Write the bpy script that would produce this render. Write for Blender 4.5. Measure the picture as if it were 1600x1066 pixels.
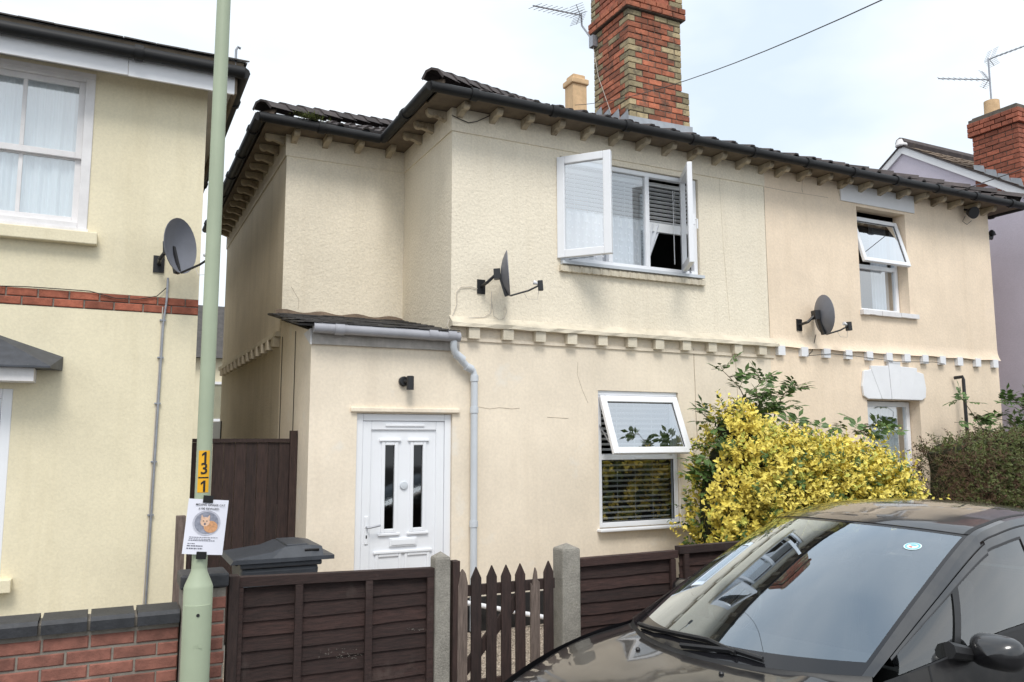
import bpy, math, random
import numpy as np
from mathutils import Vector, Matrix, Quaternion
random.seed(7)
S = bpy.context.scene
for o in list(bpy.data.objects): bpy.data.objects.remove(o)
COL = S.collection
# ------------------------------------------------------------ camera (solved from vanishing points)
FPX = 1267.0; CXP, CYP = 800.0, 533.0; CAMH = 1.9
def _n(v): return v / np.linalg.norm(v)
_X = _n(np.array([2571., 148., FPX])); _Y = np.array([-633., 152., FPX]); _Y = _n(_Y - _X * (_X @ _Y)); _Z = np.cross(_X, _Y)
RW = np.stack([_X, _Y, _Z])            # world = RW @ (right, down, forward)
cam_d = bpy.data.cameras.new('camera'); cam = bpy.data.objects.new('camera', cam_d); COL.objects.link(cam)
cam_d.sensor_fit = 'HORIZONTAL'; cam_d.sensor_width = 36; cam_d.lens = FPX / 1600 * 36
cam_d.clip_start = .05; cam_d.clip_end = 2000
cam.matrix_world = Matrix(((RW[0,0], -RW[0,1], -RW[0,2], 0), (RW[1,0], -RW[1,1], -RW[1,2], 0), (RW[2,0], -RW[2,1], -RW[2,2], CAMH), (0,0,0,1)))
S.camera = cam
# ------------------------------------------------------------ sky, sun, exposure
SUN_EL, SUN_AZ = 54.0, 200.0           # overcast: soft sun behind the camera, a little to the left
w = bpy.data.worlds.new('World'); S.world = w; w.use_nodes = True
nt = w.node_tree; nt.nodes.clear()
sky = nt.nodes.new('ShaderNodeTexSky'); sky.sky_type = 'NISHITA'; sky.sun_disc = False
sky.sun_elevation = math.radians(SUN_EL); sky.sun_rotation = math.radians(SUN_AZ)
tc = nt.nodes.new('ShaderNodeTexCoord'); mp = nt.nodes.new('ShaderNodeMapping'); mp.inputs['Scale'].default_value = (1, 1, 2.2)
nz = nt.nodes.new('ShaderNodeTexNoise'); nz.inputs['Scale'].default_value = 2.2; nz.inputs['Detail'].default_value = 5; nz.inputs['Roughness'].default_value = .5
rp = nt.nodes.new('ShaderNodeValToRGB')
rp.color_ramp.elements[0].position = .3; rp.color_ramp.elements[0].color = (5.2, 6.0, 6.8, 1)
rp.color_ramp.elements[1].position = .68; rp.color_ramp.elements[1].color = (8.3, 8.5, 8.6, 1)
mx = nt.nodes.new('ShaderNodeMixRGB'); mx.inputs['Fac'].default_value = .93
bg = nt.nodes.new('ShaderNodeBackground'); bg.inputs['Strength'].default_value = .1
ow = nt.nodes.new('ShaderNodeOutputWorld')
L = nt.links.new
L(tc.outputs['Generated'], mp.inputs['Vector']); L(mp.outputs['Vector'], nz.inputs['Vector']); L(nz.outputs['Fac'], rp.inputs['Fac'])
L(sky.outputs['Color'], mx.inputs['Color1']); L(rp.outputs['Color'], mx.inputs['Color2']); L(mx.outputs['Color'], bg.inputs['Color']); L(bg.outputs['Background'], ow.inputs['Surface'])
sd = bpy.data.lights.new('sun', 'SUN'); sd.energy = 1.5; sd.angle = math.radians(22); sd.color = (1, .97, .92)
sun = bpy.data.objects.new('sun', sd); COL.objects.link(sun); sun.location = (0, -5, 12)
_a = math.radians(SUN_AZ); _e = math.radians(SUN_EL)
sv = Vector((math.sin(_a) * math.cos(_e), math.cos(_a) * math.cos(_e), math.sin(_e)))
sun.rotation_euler = sv.to_track_quat('Z', 'Y').to_euler()
S.view_settings.view_transform = 'Standard'; S.view_settings.look = 'None'; S.view_settings.gamma = 1; S.view_settings.exposure = .66
S.view_settings.use_curve_mapping = False
S.render.engine = 'CYCLES'
S.cycles.max_bounces = 8; S.cycles.transparent_max_bounces = 16
# ------------------------------------------------------------ pixel -> point helpers
def ray(px, py): return RW @ np.array([(px - CXP) / FPX, (py - CYP) / FPX, 1.])
def onY(px, py, y): d = ray(px, py); t = y / d[1]; return Vector((d[0] * t, y, CAMH + d[2] * t))
def onX(px, py, x): d = ray(px, py); t = x / d[0]; return Vector((x, d[1] * t, CAMH + d[2] * t))
# ------------------------------------------------------------ materials
def mat(name, col, rough=.7, var=.12, vscale=3., bump=0., bscale=60., metal=0., spec=.5, rand=0., streak=0., streak_col=None, patch=None, fine=0., bdist=.01, coat=0., voro=False, stretch=None):
    m = bpy.data.materials.new(name); m.use_nodes = True; t = m.node_tree; N = t.nodes.new; K = t.links.new
    p = t.nodes['Principled BSDF']; p.inputs['Roughness'].default_value = rough; p.inputs['Metallic'].default_value = metal
    p.inputs['Specular IOR Level'].default_value = spec
    if coat: p.inputs['Coat Weight'].default_value = coat; p.inputs['Coat Roughness'].default_value = .03
    g = N('ShaderNodeNewGeometry'); vec = g.outputs['Position']
    if stretch:
        mpn = N('ShaderNodeMapping'); mpn.inputs['Scale'].default_value = stretch; K(vec, mpn.inputs['Vector']); svec = mpn.outputs['Vector']
    else: svec = vec
    c = Vector(col[:3])
    n1 = N('ShaderNodeTexNoise'); n1.inputs['Scale'].default_value = vscale; n1.inputs['Detail'].default_value = 6; n1.inputs['Roughness'].default_value = .6; K(svec, n1.inputs['Vector'])
    r1 = N('ShaderNodeValToRGB'); e = r1.color_ramp.elements
    e[0].position = .3; e[1].position = .7
    e[0].color = (*(c * (1 - var)), 1); e[1].color = (*(c * (1 + var)), 1); K(n1.outputs['Fac'], r1.inputs['Fac']); out = r1.outputs['Color']
    def mix(fac, c2, mode='MIX'):
        nonlocal out
        x = N('ShaderNodeMixRGB'); x.blend_type = mode
        if isinstance(fac, float): x.inputs['Fac'].default_value = fac
        else: K(fac, x.inputs['Fac'])
        K(out, x.inputs['Color1'])
        if isinstance(c2, tuple): x.inputs['Color2'].default_value = (*c2[:3], 1)
        else: K(c2, x.inputs['Color2'])
        out = x.outputs['Color']
    if fine:
        n3 = N('ShaderNodeTexNoise'); n3.inputs['Scale'].default_value = bscale * 1.3; n3.inputs['Detail'].default_value = 3; K(vec, n3.inputs['Vector'])
        r3 = N('ShaderNodeValToRGB'); r3.color_ramp.elements[0].position = .35; r3.color_ramp.elements[1].position = .65
        r3.color_ramp.elements[0].color = (1 - fine, 1 - fine, 1 - fine, 1); r3.color_ramp.elements[1].color = (1 + fine * .4,) * 3 + (1,)
        K(n3.outputs['Fac'], r3.inputs['Fac']); mix(1., r3.outputs['Color'], 'MULTIPLY')
    if streak:
        mpp = N('ShaderNodeMapping'); mpp.inputs['Scale'].default_value = (3.2, 3.2, .28); K(vec, mpp.inputs['Vector'])
        n2 = N('ShaderNodeTexNoise'); n2.inputs['Scale'].default_value = 1.6; n2.inputs['Detail'].default_value = 5; n2.inputs['Roughness'].default_value = .65; K(mpp.outputs['Vector'], n2.inputs['Vector'])
        r2 = N('ShaderNodeValToRGB'); r2.color_ramp.elements[0].position = .5; r2.color_ramp.elements[1].position = .78
        r2.color_ramp.elements[0].color = (0, 0, 0, 1); r2.color_ramp.elements[1].color = (streak,) * 3 + (1,); K(n2.outputs['Fac'], r2.inputs['Fac'])
        mix(r2.outputs['Color'], streak_col or tuple(c * .45))
    if patch:
        n4 = N('ShaderNodeTexNoise'); n4.inputs['Scale'].default_value = patch[1]; n4.inputs['Detail'].default_value = 7; n4.inputs['Roughness'].default_value = .62; K(vec, n4.inputs['Vector'])
        r4 = N('ShaderNodeValToRGB'); r4.color_ramp.elements[0].position = patch[2]; r4.color_ramp.elements[1].position = patch[2] + .1
        r4.color_ramp.elements[0].color = (0, 0, 0, 1); r4.color_ramp.elements[1].color = (patch[3],) * 3 + (1,); K(n4.outputs['Fac'], r4.inputs['Fac'])
        mix(r4.outputs['Color'], patch[0])
    if rand:
        oi = N('ShaderNodeObjectInfo'); r5 = N('ShaderNodeValToRGB')
        r5.color_ramp.elements[0].color = (1 - rand,) * 3 + (1,); r5.color_ramp.elements[1].color = (1 + rand, 1 + rand * .8, 1 + rand * .7, 1)
        K(oi.outputs['Random'], r5.inputs['Fac']); mix(1., r5.outputs['Color'], 'MULTIPLY')
    K(out, p.inputs['Base Color'])
    if bump:
        if voro: nb = N('ShaderNodeTexVoronoi'); nb.feature = 'SMOOTH_F1'; ho = nb.outputs['Distance']
        else: nb = N('ShaderNodeTexNoise'); nb.inputs['Detail'].default_value = 4; nb.inputs['Roughness'].default_value = .6; ho = nb.outputs['Fac']
        nb.inputs['Scale'].default_value = bscale; K(svec, nb.inputs['Vector'])
        b = N('ShaderNodeBump'); b.inputs['Strength'].default_value = bump; b.inputs['Distance'].default_value = bdist
        K(ho, b.inputs['Height']); K(b.outputs['Normal'], p.inputs['Normal'])
    return m
def glass_mat(name, tint, refl_ior=1.5, rough=0.0, dirt=0., mul=1.7, gcol=(1,1,1)):
    m = bpy.data.materials.new(name); m.use_nodes = True; t = m.node_tree; t.nodes.clear(); N = t.nodes.new; K = t.links.new
    o = N('ShaderNodeOutputMaterial'); tr = N('ShaderNodeBsdfTransparent'); tr.inputs['Color'].default_value = (*tint, 1)
    gl = N('ShaderNodeBsdfGlossy'); gl.inputs['Roughness'].default_value = rough; gl.inputs['Color'].default_value = (*gcol, 1)
    fr = N('ShaderNodeFresnel'); fr.inputs['IOR'].default_value = refl_ior
    mu = N('ShaderNodeMath'); mu.operation = 'MULTIPLY'; mu.inputs[1].default_value = mul; mu.use_clamp = True
    gm = N('ShaderNodeNewGeometry'); mr = N('ShaderNodeMapRange'); mr.inputs['To Min'].default_value = refl_ior; mr.inputs['To Max'].default_value = 1/refl_ior; K(gm.outputs['Backfacing'], mr.inputs['Value']); K(mr.outputs['Result'], fr.inputs['IOR'])
    K(fr.outputs['Fac'], mu.inputs[0])
    ms = N('ShaderNodeMixShader'); K(mu.outputs[0], ms.inputs['Fac']); K(tr.outputs[0], ms.inputs[1]); K(gl.outputs[0], ms.inputs[2])
    last = ms.outputs[0]
    if dirt:
        df = N('ShaderNodeBsdfDiffuse'); df.inputs['Color'].default_value = (.45, .45, .44, 1)
        g = N('ShaderNodeNewGeometry'); n = N('ShaderNodeTexNoise'); n.inputs['Scale'].default_value = 5; n.inputs['Detail'].default_value = 8; K(g.outputs['Position'], n.inputs['Vector'])
        mm = N('ShaderNodeMath'); mm.operation = 'MULTIPLY'; mm.inputs[1].default_value = dirt; K(n.outputs['Fac'], mm.inputs[0])
        m2 = N('ShaderNodeMixShader'); K(mm.outputs[0], m2.inputs['Fac']); K(last, m2.inputs[1]); K(df.outputs[0], m2.inputs[2]); last = m2.outputs[0]
    K(last, o.inputs['Surface']); return m
M = {}
M['roughcast'] = mat('roughcast', (.84, .755, .61), .92, .05, 1.3, .7, 34, fine=.08, streak=.26, streak_col=(.55, .46, .33), bdist=.012)
M['smooth_render'] = mat('smooth_render', (.82, .715, .575), .85, .10, 1.3, .25, 25, fine=.05, streak=.24, streak_col=(.60, .50, .38), patch=((.80, .75, .67), 1.5, .6, .75))
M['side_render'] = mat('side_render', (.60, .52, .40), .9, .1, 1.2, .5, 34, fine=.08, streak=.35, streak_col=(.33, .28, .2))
M['peach_render'] = mat('peach_render', (.84, .69, .53), .88, .08, 1.4, .35, 30, fine=.05, streak=.22, streak_col=(.55, .42, .28), patch=((.74, .62, .5), 1.1, .6, .4))
M['yellow_render'] = mat('yellow_render', (.78, .70, .51), .88, .07, 1.3, .25, 45, fine=.05, streak=.28, streak_col=(.55, .46, .28))
M['trim_cream'] = mat('trim_cream', (.66, .59, .47), .85, .12, 5, .4, 40, streak=.3, streak_col=(.3, .26, .18), patch=((.36, .32, .22), 6, .64, .6))
M['bracket_cream'] = mat('bracket_cream', (.44, .37, .27), .8, .25, 7, .2, 40, patch=((.16, .12, .08), 5, .55, .85))  # cream darkened so the colour itself holds the shade under the eaves
M['lilac_render'] = mat('lilac_render', (.60, .55, .63), .9, .06, 1.2, .3, 40, fine=.04)
M['white_paint'] = mat('white_paint', (.80, .80, .82), .6, .04, 4, .1, 60)
M['old_white'] = mat('old_white', (.74, .72, .72), .7, .07, 6, .25, 50, patch=((.5, .46, .42), 9, .66, .5))
M['upvc'] = mat('upvc', (.82, .83, .86), .28, .02, 3)
M['upvc_grey'] = mat('upvc_grey', (.58, .61, .65), .45, .05, 3)
M['gutter_grey'] = mat('gutter_grey', (.36, .36, .39), .5, .12, 6)
M['peeling_white'] = mat('peeling_white', (.46, .43, .40), .8, .2, 9, .3, 40, streak=.5, streak_col=(.2, .17, .14))
M['lead_dark'] = mat('lead_dark', (.055, .06, .072), .55, .25, 12, .2, 20, patch=((.3, .31, .33), 22, .66, .6))
M['rubber'] = mat('rubber', (.02, .02, .022), .6, .1)
M['glass'] = glass_mat('window_glass', (.86, .9, .92), 1.85, mul=3.5)
M['casement_glass'] = glass_mat('casement_glass', (.80, .86, .9), 1.85, mul=6.0)  # reflection raised past real glass, stands in for a brighter sky
M['door_glass'] = glass_mat('door_glass', (.12, .13, .13), 1.45, .04)
M['dark_room'] = mat('dark_room', (.10, .095, .09), .9, .1)
M['black_plastic'] = mat('black_plastic', (.018, .018, .02), .4, .1, 6)
M['gutter_black'] = mat('gutter_black', (.013, .013, .014), .55, .2, 8, .1, 30, spec=.3)
M['tile_dark'] = mat('tile_dark', (.065, .055, .055), .85, .3, 6, .4, 50, rand=.3, patch=((.13, .11, .08), 9, .6, .6))
M['slate'] = mat('slate', (.05, .047, .045), .75, .35, 7, .5, 40, rand=.25, patch=((.12, .11, .06), 8, .62, .6))
M['mortar_brown'] = mat('mortar_brown', (.15, .11, .08), .95, .3, 14, .6, 50)
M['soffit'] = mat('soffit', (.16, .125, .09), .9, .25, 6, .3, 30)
M['lead'] = mat('lead', (.34, .36, .39), .6, .15, 8, .2, 20)
M['brick_red'] = mat('brick_red', (.31, .10, .06), .9, .28, 14, .5, 60, rand=.28, patch=((.18, .08, .06), 11, .62, .6))
M['brick_old'] = mat('brick_old', (.36, .125, .07), .9, .3, 14, .6, 60, rand=.4, patch=((.11, .07, .05), 6, .54, .75))
M['brick_buff'] = mat('brick_buff', (.36, .30, .18), .9, .3, 14, .6, 60, rand=.35, patch=((.12, .10, .07), 7, .53, .8))
M['brick_wall'] = mat('brick_wall', (.22, .092, .068), .85, .35, 11, .4, 70, rand=.22, patch=((.12, .06, .05), 7, .64, .5))
M['brick_blue'] = mat('brick_blue', (.035, .037, .043), .55, .3, 10, .3, 50, rand=.3)
M['mortar'] = mat('mortar', (.23, .205, .175), .95, .2, 12, .5, 80)
M['mortar_dark'] = mat('mortar_dark', (.13, .11, .09), .95, .3, 12, .5, 80)
M['cream_stack'] = mat('cream_stack', (.62, .42, .24), .9, .15, 8, .3, 40)
M['fence_brown'] = mat('fence_brown', (.038, .019, .016), .75, .5, 5, .6, 30, rand=.3, stretch=(2, 2, 22), patch=((.085, .06, .052), 4, .6, .6))
M['fence_vert'] = mat('fence_vert', (.034, .019, .016), .75, .5, 5, .4, 30, rand=.22, stretch=(14, 14, 1.5))
M['weathered_wood'] = mat('weathered_wood', (.16, .12, .10), .85, .4, 6, .6, 30, stretch=(16, 16, 1.5))
M['concrete'] = mat('concrete', (.28, .26, .225), .95, .2, 9, .6, 90, fine=.2, patch=((.14, .13, .09), 9, .62, .6))
M['lamp_green'] = mat('lamp_green', (.38, .435, .31), .5, .07, 3, .05, 20, streak=.25, patch=((.22, .24, .17), 14, .69, .6))
M['label_yellow'] = mat('label_yellow', (.85, .43, .012), .5, .05)
M['ink'] = mat('ink', (.012, .012, .012), .7, 0)
M['ink_grey'] = mat('ink_grey', (.16, .16, .2), .8, 0)
M['paper'] = mat('paper', (.80, .80, .88), .5, .03)
M['tape'] = mat('tape', (.012, .012, .012), .3, .1)
M['photo_grey'] = mat('photo_grey', (.26, .27, .33), .5, .3, 60)
M['photo_soft'] = mat('photo_soft', (.50, .50, .57), .5, .15, 50)
M['ginger'] = mat('ginger', (.62, .32, .16), .5, .25, 90)
M['ginger_pale'] = mat('ginger_pale', (.75, .5, .36), .5, .2, 90)
M['bin_grey'] = mat('bin_grey', (.045, .05, .06), .5, .15, 8, .2, 60)
M['dish_grey'] = mat('dish_grey', (.15, .155, .18), .5, .08, 10)
M['galv'] = mat('galv', (.32, .33, .36), .4, .15, 20, metal=.5)
M['cable_pale'] = mat('cable_pale', (.55, .50, .44), .7, .1)
M['cable_dark'] = mat('cable_dark', (.03, .028, .026), .7, .1)
M['crack'] = mat('crack', (.36, .29, .22), .95, .3, 9)
M['plinth_black'] = mat('plinth_black', (.015, .014, .014), .6, .2, 6, .3, 30)
M['gravel'] = mat('gravel', (.36, .30, .24), .9, .65, 45, 1., 70, voro=True, fine=.45)
M['asphalt'] = mat('asphalt', (.055, .054, .053), .9, .2, 6, .6, 180, fine=.2)
M['paving'] = mat('paving', (.24, .23, .21), .9, .12, 3, .3, 60, fine=.1)
M['kerb'] = mat('kerb', (.30, .29, .27), .9, .12, 6, .3, 60)
M['lace'] = mat('lace', (.72, .74, .78), .9, .05)
M['net'] = mat('net', (.84, .88, .9), .9, .07, 3, stretch=(18, 18, .4))
M['dots'] = mat('dots', (.9, .9, .95), .9, 0)
M['blind'] = mat('blind', (.82, .83, .84), .5, .05)
M['car_paint'] = mat('car_paint', (.010, .0095, .011), .3, .2, 3, coat=1., patch=((.055, .05, .045), 2.2, .5, .35))
M['car_trim'] = mat('car_trim', (.012, .012, .013), .5, .1, 9, .1, 60)
M['car_dash'] = mat('car_dash', (.02, .02, .021), .8, .1)
M['car_seat'] = mat('car_seat', (.035, .035, .04), .9, .1)
M['car_glass'] = glass_mat('car_glass', (.5, .56, .55), 1.75, 0, .03, mul=3.3, gcol=(.80, .90, 1.))
M['car_side_glass'] = glass_mat('car_side_glass', (.42, .46, .45), 1.6, 0, .03, mul=1.9)
M['frit'] = mat('frit', (.01, .01, .012), .08, 0, spec=.6)
M['alloy'] = mat('alloy', (.4, .4, .42), .3, .1, metal=.8)
M['tyre'] = mat('tyre', (.015, .015, .015), .85, .1)
M['lamp_clear'] = mat('lamp_clear', (.5, .52, .55), .08, .05, spec=.8)
M['sticker_white'] = mat('sticker_white', (.72, .84, .86), .5, .05)
M['sticker_teal'] = mat('sticker_teal', (.18, .48, .55), .5, .05)
M['sticker_red'] = mat('sticker_red', (.6, .18, .15), .5, .05)
M['leaf_yellow'] = mat('leaf_yellow', (.76, .63, .12), .5, .22, 9)
M['leaf_lime'] = mat('leaf_lime', (.50, .50, .09), .55, .3, 9)
M['leaf_green'] = mat('leaf_green', (.085, .15, .04), .5, .3, 9)
M['leaf_hedge'] = mat('leaf_hedge', (.10, .12, .03), .6, .4, 7)
M['leaf_brown'] = mat('leaf_brown', (.10, .055, .03), .8, .4, 7)
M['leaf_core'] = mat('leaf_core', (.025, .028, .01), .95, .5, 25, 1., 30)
M['stem'] = mat('stem', (.10, .075, .045), .85, .3, 20)
M['moss'] = mat('moss', (.10, .12, .03), .95, .4, 30)
for k in ('leaf_yellow', 'leaf_lime', 'leaf_green', 'leaf_hedge'):
    p = M[k].node_tree.nodes['Principled BSDF']
    p.inputs['Subsurface Weight'].default_value = 0.0
# ------------------------------------------------------------ mesh helpers
WL = {}
def V(*a): return Vector(a)
class MB:
    def __init__(s): s.v = []; s.f = []
    def add(s, vs, fs): n = len(s.v); s.v += [tuple(v) for v in vs]; s.f += [tuple(i + n for i in f) for f in fs]; return s
    def box(s, x0, x1, y0, y1, z0, z1):
        return s.add([(x0,y0,z0),(x1,y0,z0),(x1,y1,z0),(x0,y1,z0),(x0,y0,z1),(x1,y0,z1),(x1,y1,z1),(x0,y1,z1)],
                     [(0,3,2,1),(4,5,6,7),(0,1,5,4),(1,2,6,5),(2,3,7,6),(3,0,4,7)])
    def obox(s, c, ax, ay, az):            # centre and three half-axis vectors
        c = Vector(c); ax = Vector(ax); ay = Vector(ay); az = Vector(az)
        P = [c + i*ax + j*ay + k*az for k in (-1,1) for i, j in ((-1,-1),(1,-1),(1,1),(-1,1))]
        return s.add(P, [(0,3,2,1),(4,5,6,7),(0,1,5,4),(1,2,6,5),(2,3,7,6),(3,0,4,7)])
    def bar(s, p, q, w, d, up=(0,0,1)):     # rectangular bar from p to q
        p = Vector(p); q = Vector(q); a = (q - p); l = a.length / 2; a.normalize(); b = a.cross(Vector(up)).normalized(); c = b.cross(a)
        return s.obox((p + q) / 2, a * l, b * w / 2, c * d / 2)
    def quad(s, *p): return s.add(p, [tuple(range(len(p)))])
    def prism(s, poly, off):                # polygon (3-D points) extruded by off
        off = Vector(off); n = len(poly); P = [Vector(p) for p in poly]
        return s.add(P + [p + off for p in P], [tuple(range(n))[::-1], tuple(range(n, 2*n))] + [(i, (i+1) % n, n + (i+1) % n, n + i) for i in range(n)])
    def tube(s, pts, r, n=8, cap=True):
        P = [Vector(p) for p in pts]; m = len(P); R = r if isinstance(r, (list, tuple)) else [r] * m
        vs = []; fs = []; prev = None
        for i in range(m):
            t = (P[min(i+1, m-1)] - P[max(i-1, 0)]).normalized()
            if prev is None:
                a = t.cross(Vector((0,0,1)));
                if a.length < .05: a = t.cross(Vector((1,0,0)))
                a.normalize()
            else: a = (prev - t * prev.dot(t)).normalized()
            prev = a; b = t.cross(a)
            vs += [P[i] + R[i] * (math.cos(2*math.pi*k/n) * a + math.sin(2*math.pi*k/n) * b) for k in range(n)]
        for i in range(m-1):
            for k in range(n): fs.append((i*n+k, i*n+(k+1) % n, (i+1)*n+(k+1) % n, (i+1)*n+k))
        if cap: fs += [tuple(range(n))[::-1], tuple((m-1)*n+k for k in range(n))]
        return s.add(vs, fs)
    def lathe(s, prof, c=(0,0,0), n=20, axis=None):  # prof = [(r,z)], around axis
        c = Vector(c); ax = Vector(axis or (0,0,1)).normalized(); q = Vector((0,0,1)).rotation_difference(ax)
        vs = [c + q @ Vector((r*math.cos(2*math.pi*k/n), r*math.sin(2*math.pi*k/n), z)) for r, z in prof for k in range(n)]
        fs = [(i*n+k, i*n+(k+1) % n, (i+1)*n+(k+1) % n, (i+1)*n+k) for i in range(len(prof)-1) for k in range(n)]
        fs += [tuple(range(n))[::-1], tuple((len(prof)-1)*n+k for k in range(n))]
        return s.add(vs, fs)
    def sheet(s, fn, nu, nv, keep=None):
        vs = [fn(i/nu, j/nv) for i in range(nu+1) for j in range(nv+1)]
        fs = [(i*(nv+1)+j, (i+1)*(nv+1)+j, (i+1)*(nv+1)+j+1, i*(nv+1)+j+1) for i in range(nu) for j in range(nv) if keep is None or keep((i+.5)/nu, (j+.5)/nv)]
        return s.add(vs, fs)
    def mesh(s, name, mt, smooth=False):
        me = bpy.data.meshes.new(name); me.from_pydata(s.v, [], s.f); me.materials.append(M[mt] if isinstance(mt, str) else mt)
        if smooth: me.polygons.foreach_set('use_smooth', [True] * len(me.polygons))
        me.update(); return me
    def build(s, name, mt, parent=None, smooth=False, bevel=0., kind=None, label=None):
        a = np.array(s.v, dtype=float); c = np.array([(a[:,0].min()+a[:,0].max())/2, (a[:,1].min()+a[:,1].max())/2, a[:,2].min()])
        s.v = [tuple(x) for x in (a - c)]
        o = bpy.data.objects.new(name, s.mesh(name, mt, smooth)); COL.objects.link(o); place(o, Vector(c), parent)
        if smooth:
            try: o.data.set_sharp_from_angle(angle=math.radians(38))
            except Exception: pass
        if bevel:
            b = o.modifiers.new('bevel', 'BEVEL'); b.width = bevel; b.segments = 2; b.limit_method = 'ANGLE'
        if kind: o['kind'] = kind
        if label: o['label'] = label
        return o
def place(o, c, parent=None):
    WL[o.name] = Vector(c)
    if parent is not None: o.parent = parent; o.location = Vector(c) - WL[parent.name]
    else: o.location = c
def inst(name, me, loc, parent, rot=None):
    o = bpy.data.objects.new(name, me); COL.objects.link(o); place(o, loc, parent)
    if rot is not None: o.rotation_mode = 'QUATERNION'; o.rotation_quaternion = rot
    return o
def empty(name, loc, label=None, cat=None, group=None, local=False, rotz=0.):
    o = bpy.data.objects.new(name, None); COL.objects.link(o); o.empty_display_size = .2; o.location = loc; o.rotation_euler.z = rotz
    WL[o.name] = Vector((0,0,0)) if local else Vector(loc)
    tag(o, label, cat, group); return o
def tag(o, label=None, cat=None, group=None, kind=None):
    if label: o['label'] = label
    if cat: o['category'] = cat
    if group: o['group'] = group
    if kind: o['kind'] = kind
    return o
def wallY(mb, x0, x1, z0, z1, y, ops=(), depth=.14):   # wall facing -Y with openings and reveals
    xs = sorted({x0, x1, *[v for o in ops for v in o[:2]]}); zs = sorted({z0, z1, *[v for o in ops for v in o[2:4]]})
    for i in range(len(xs)-1):
        for j in range(len(zs)-1):
            cx, cz = (xs[i]+xs[i+1])/2, (zs[j]+zs[j+1])/2
            if cx < x0 or cx > x1 or any(o[0] < cx < o[1] and o[2] < cz < o[3] for o in ops): continue
            mb.quad((xs[i],y,zs[j]), (xs[i+1],y,zs[j]), (xs[i+1],y,zs[j+1]), (xs[i],y,zs[j+1]))
    for a, b, c, d in [o[:4] for o in ops]:
        e = y + depth
        mb.quad((a,y,c),(a,y,d),(a,e,d),(a,e,c)); mb.quad((b,y,c),(b,e,c),(b,e,d),(b,y,d)); mb.quad((a,y,c),(a,e,c),(b,e,c),(b,y,c)); mb.quad((a,y,d),(b,y,d),(b,e,d),(a,e,d))
def frameY(mb, x0, x1, z0, z1, y, w=.06, d=.06, wb=None):    # rectangular frame in a Y plane, front face at y
    wb = wb or w
    mb.box(x0, x0+w, y, y+d, z0, z1); mb.box(x1-w, x1, y, y+d, z0, z1); mb.box(x0+w, x1-w, y, y+d, z1-w, z1); mb.box(x0+w, x1-w, y, y+d, z0, z0+wb)
def oframe(mb, o, eu, ev, en, W, Hh, w=.06, d=.055):        # free-standing frame: origin corner, unit axes u, v, normal
    o = Vector(o); eu = Vector(eu); ev = Vector(ev); en = Vector(en)
    def piece(u0, u1, v0, v1): mb.obox(o + eu*(u0+u1)/2 + ev*(v0+v1)/2 + en*d/2, eu*(u1-u0)/2, ev*(v1-v0)/2, en*d/2)
    piece(0, w, 0, Hh); piece(W-w, W, 0, Hh); piece(w, W-w, Hh-w, Hh); piece(w, W-w, 0, w)
def text(name, body, size, mt, parent, origin, eu, ev, thick=.0008, align='CENTER', bold=0.):
    c = bpy.data.curves.new(name, 'FONT'); c.body = body; c.size = size; c.align_x = align; c.align_y = 'CENTER'; c.extrude = thick; c.offset = bold; c.resolution_u = 3
    o = bpy.data.objects.new(name + '_tmp', c); COL.objects.link(o)
    dg = bpy.context.evaluated_depsgraph_get(); me = bpy.data.meshes.new_from_object(o.evaluated_get(dg)); bpy.data.objects.remove(o)
    me.materials.clear(); me.materials.append(M[mt]); eu = Vector(eu).normalized(); ev = Vector(ev).normalized(); en = eu.cross(ev)
    ob = bpy.data.objects.new(name, me); COL.objects.link(ob); place(ob, Vector(origin), parent)
    ob.rotation_mode = 'QUATERNION'; ob.rotation_quaternion = Matrix((eu, ev, en)).transposed().to_quaternion(); return ob
def brick_mesh(L, D, H, mt, j=.004):
    b = MB(); e = .006
    x, y, z = L/2, D/2, H/2
    P = [(-x+e,-y,-z+e),(x-e,-y,-z+e),(x-e,-y,z-e),(-x+e,-y,z-e)]
    Q = [(-x,-y+e,-z),(x,-y+e,-z),(x,-y+e,z),(-x,-y+e,z)]
    R = [(-x,y,-z),(x,y,-z),(x,y,z),(-x,y,z)]
    b.add(P+Q+R, [(0,1,2,3)] + [(4+i, 4+(i+1) % 4, (i+1) % 4, i) for i in range(4)] + [(8+i, 8+(i+1) % 4, 4+(i+1) % 4, 4+i) for i in range(4)] + [(11,10,9,8)])
    return b.mesh('brick', mt)
# ============================================================ ground
F = 7.6; S2 = 9.135; XL = 1.672; XM = 3.077; XP = 7.38; XR = 11.9; FL = 7.7
KY = 4.8
g = MB().quad((-60,-40,-.13),(80,-40,-.13),(80,90,-.13),(-60,90,-.13)).build('ground', 'asphalt'); tag(g, kind='structure')
rd = MB().quad((-60,-6,-.12),(80,-6,-.12),(80,KY-.12,-.12),(-60,KY-.12,-.12)).build('road', 'asphalt'); tag(rd, kind='structure')
kb = empty('kerb', (0, KY-.06, 0)); tag(kb, kind='structure')
ks = brick_mesh(.9, .125, .15, 'kerb')
for i in range(-8, 22): inst('kerb_stone', ks, V(i*.912, KY-.06, -.072), kb)
pv = MB().box(-60, 80, KY+.004, 5.2, -.125, 0).build('pavement', 'paving'); tag(pv, kind='structure')
gg = MB().quad((.7,5.2,.004),(12.5,5.2,.004),(12.5,F,.004),(.7,F,.004)).build('front_garden', 'gravel'); tag(gg, kind='structure')
g2 = MB().quad((-14,5.2,.002),(.69,5.2,.002),(.69,30,.002),(-14,30,.002)).build('side_yard', 'paving'); tag(g2, kind='structure')
g3 = MB().quad((.7,F,.002),(30,F,.002),(30,40,.002),(.7,40,.002)).build('back_yard', 'paving'); tag(g3, kind='structure')
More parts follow.
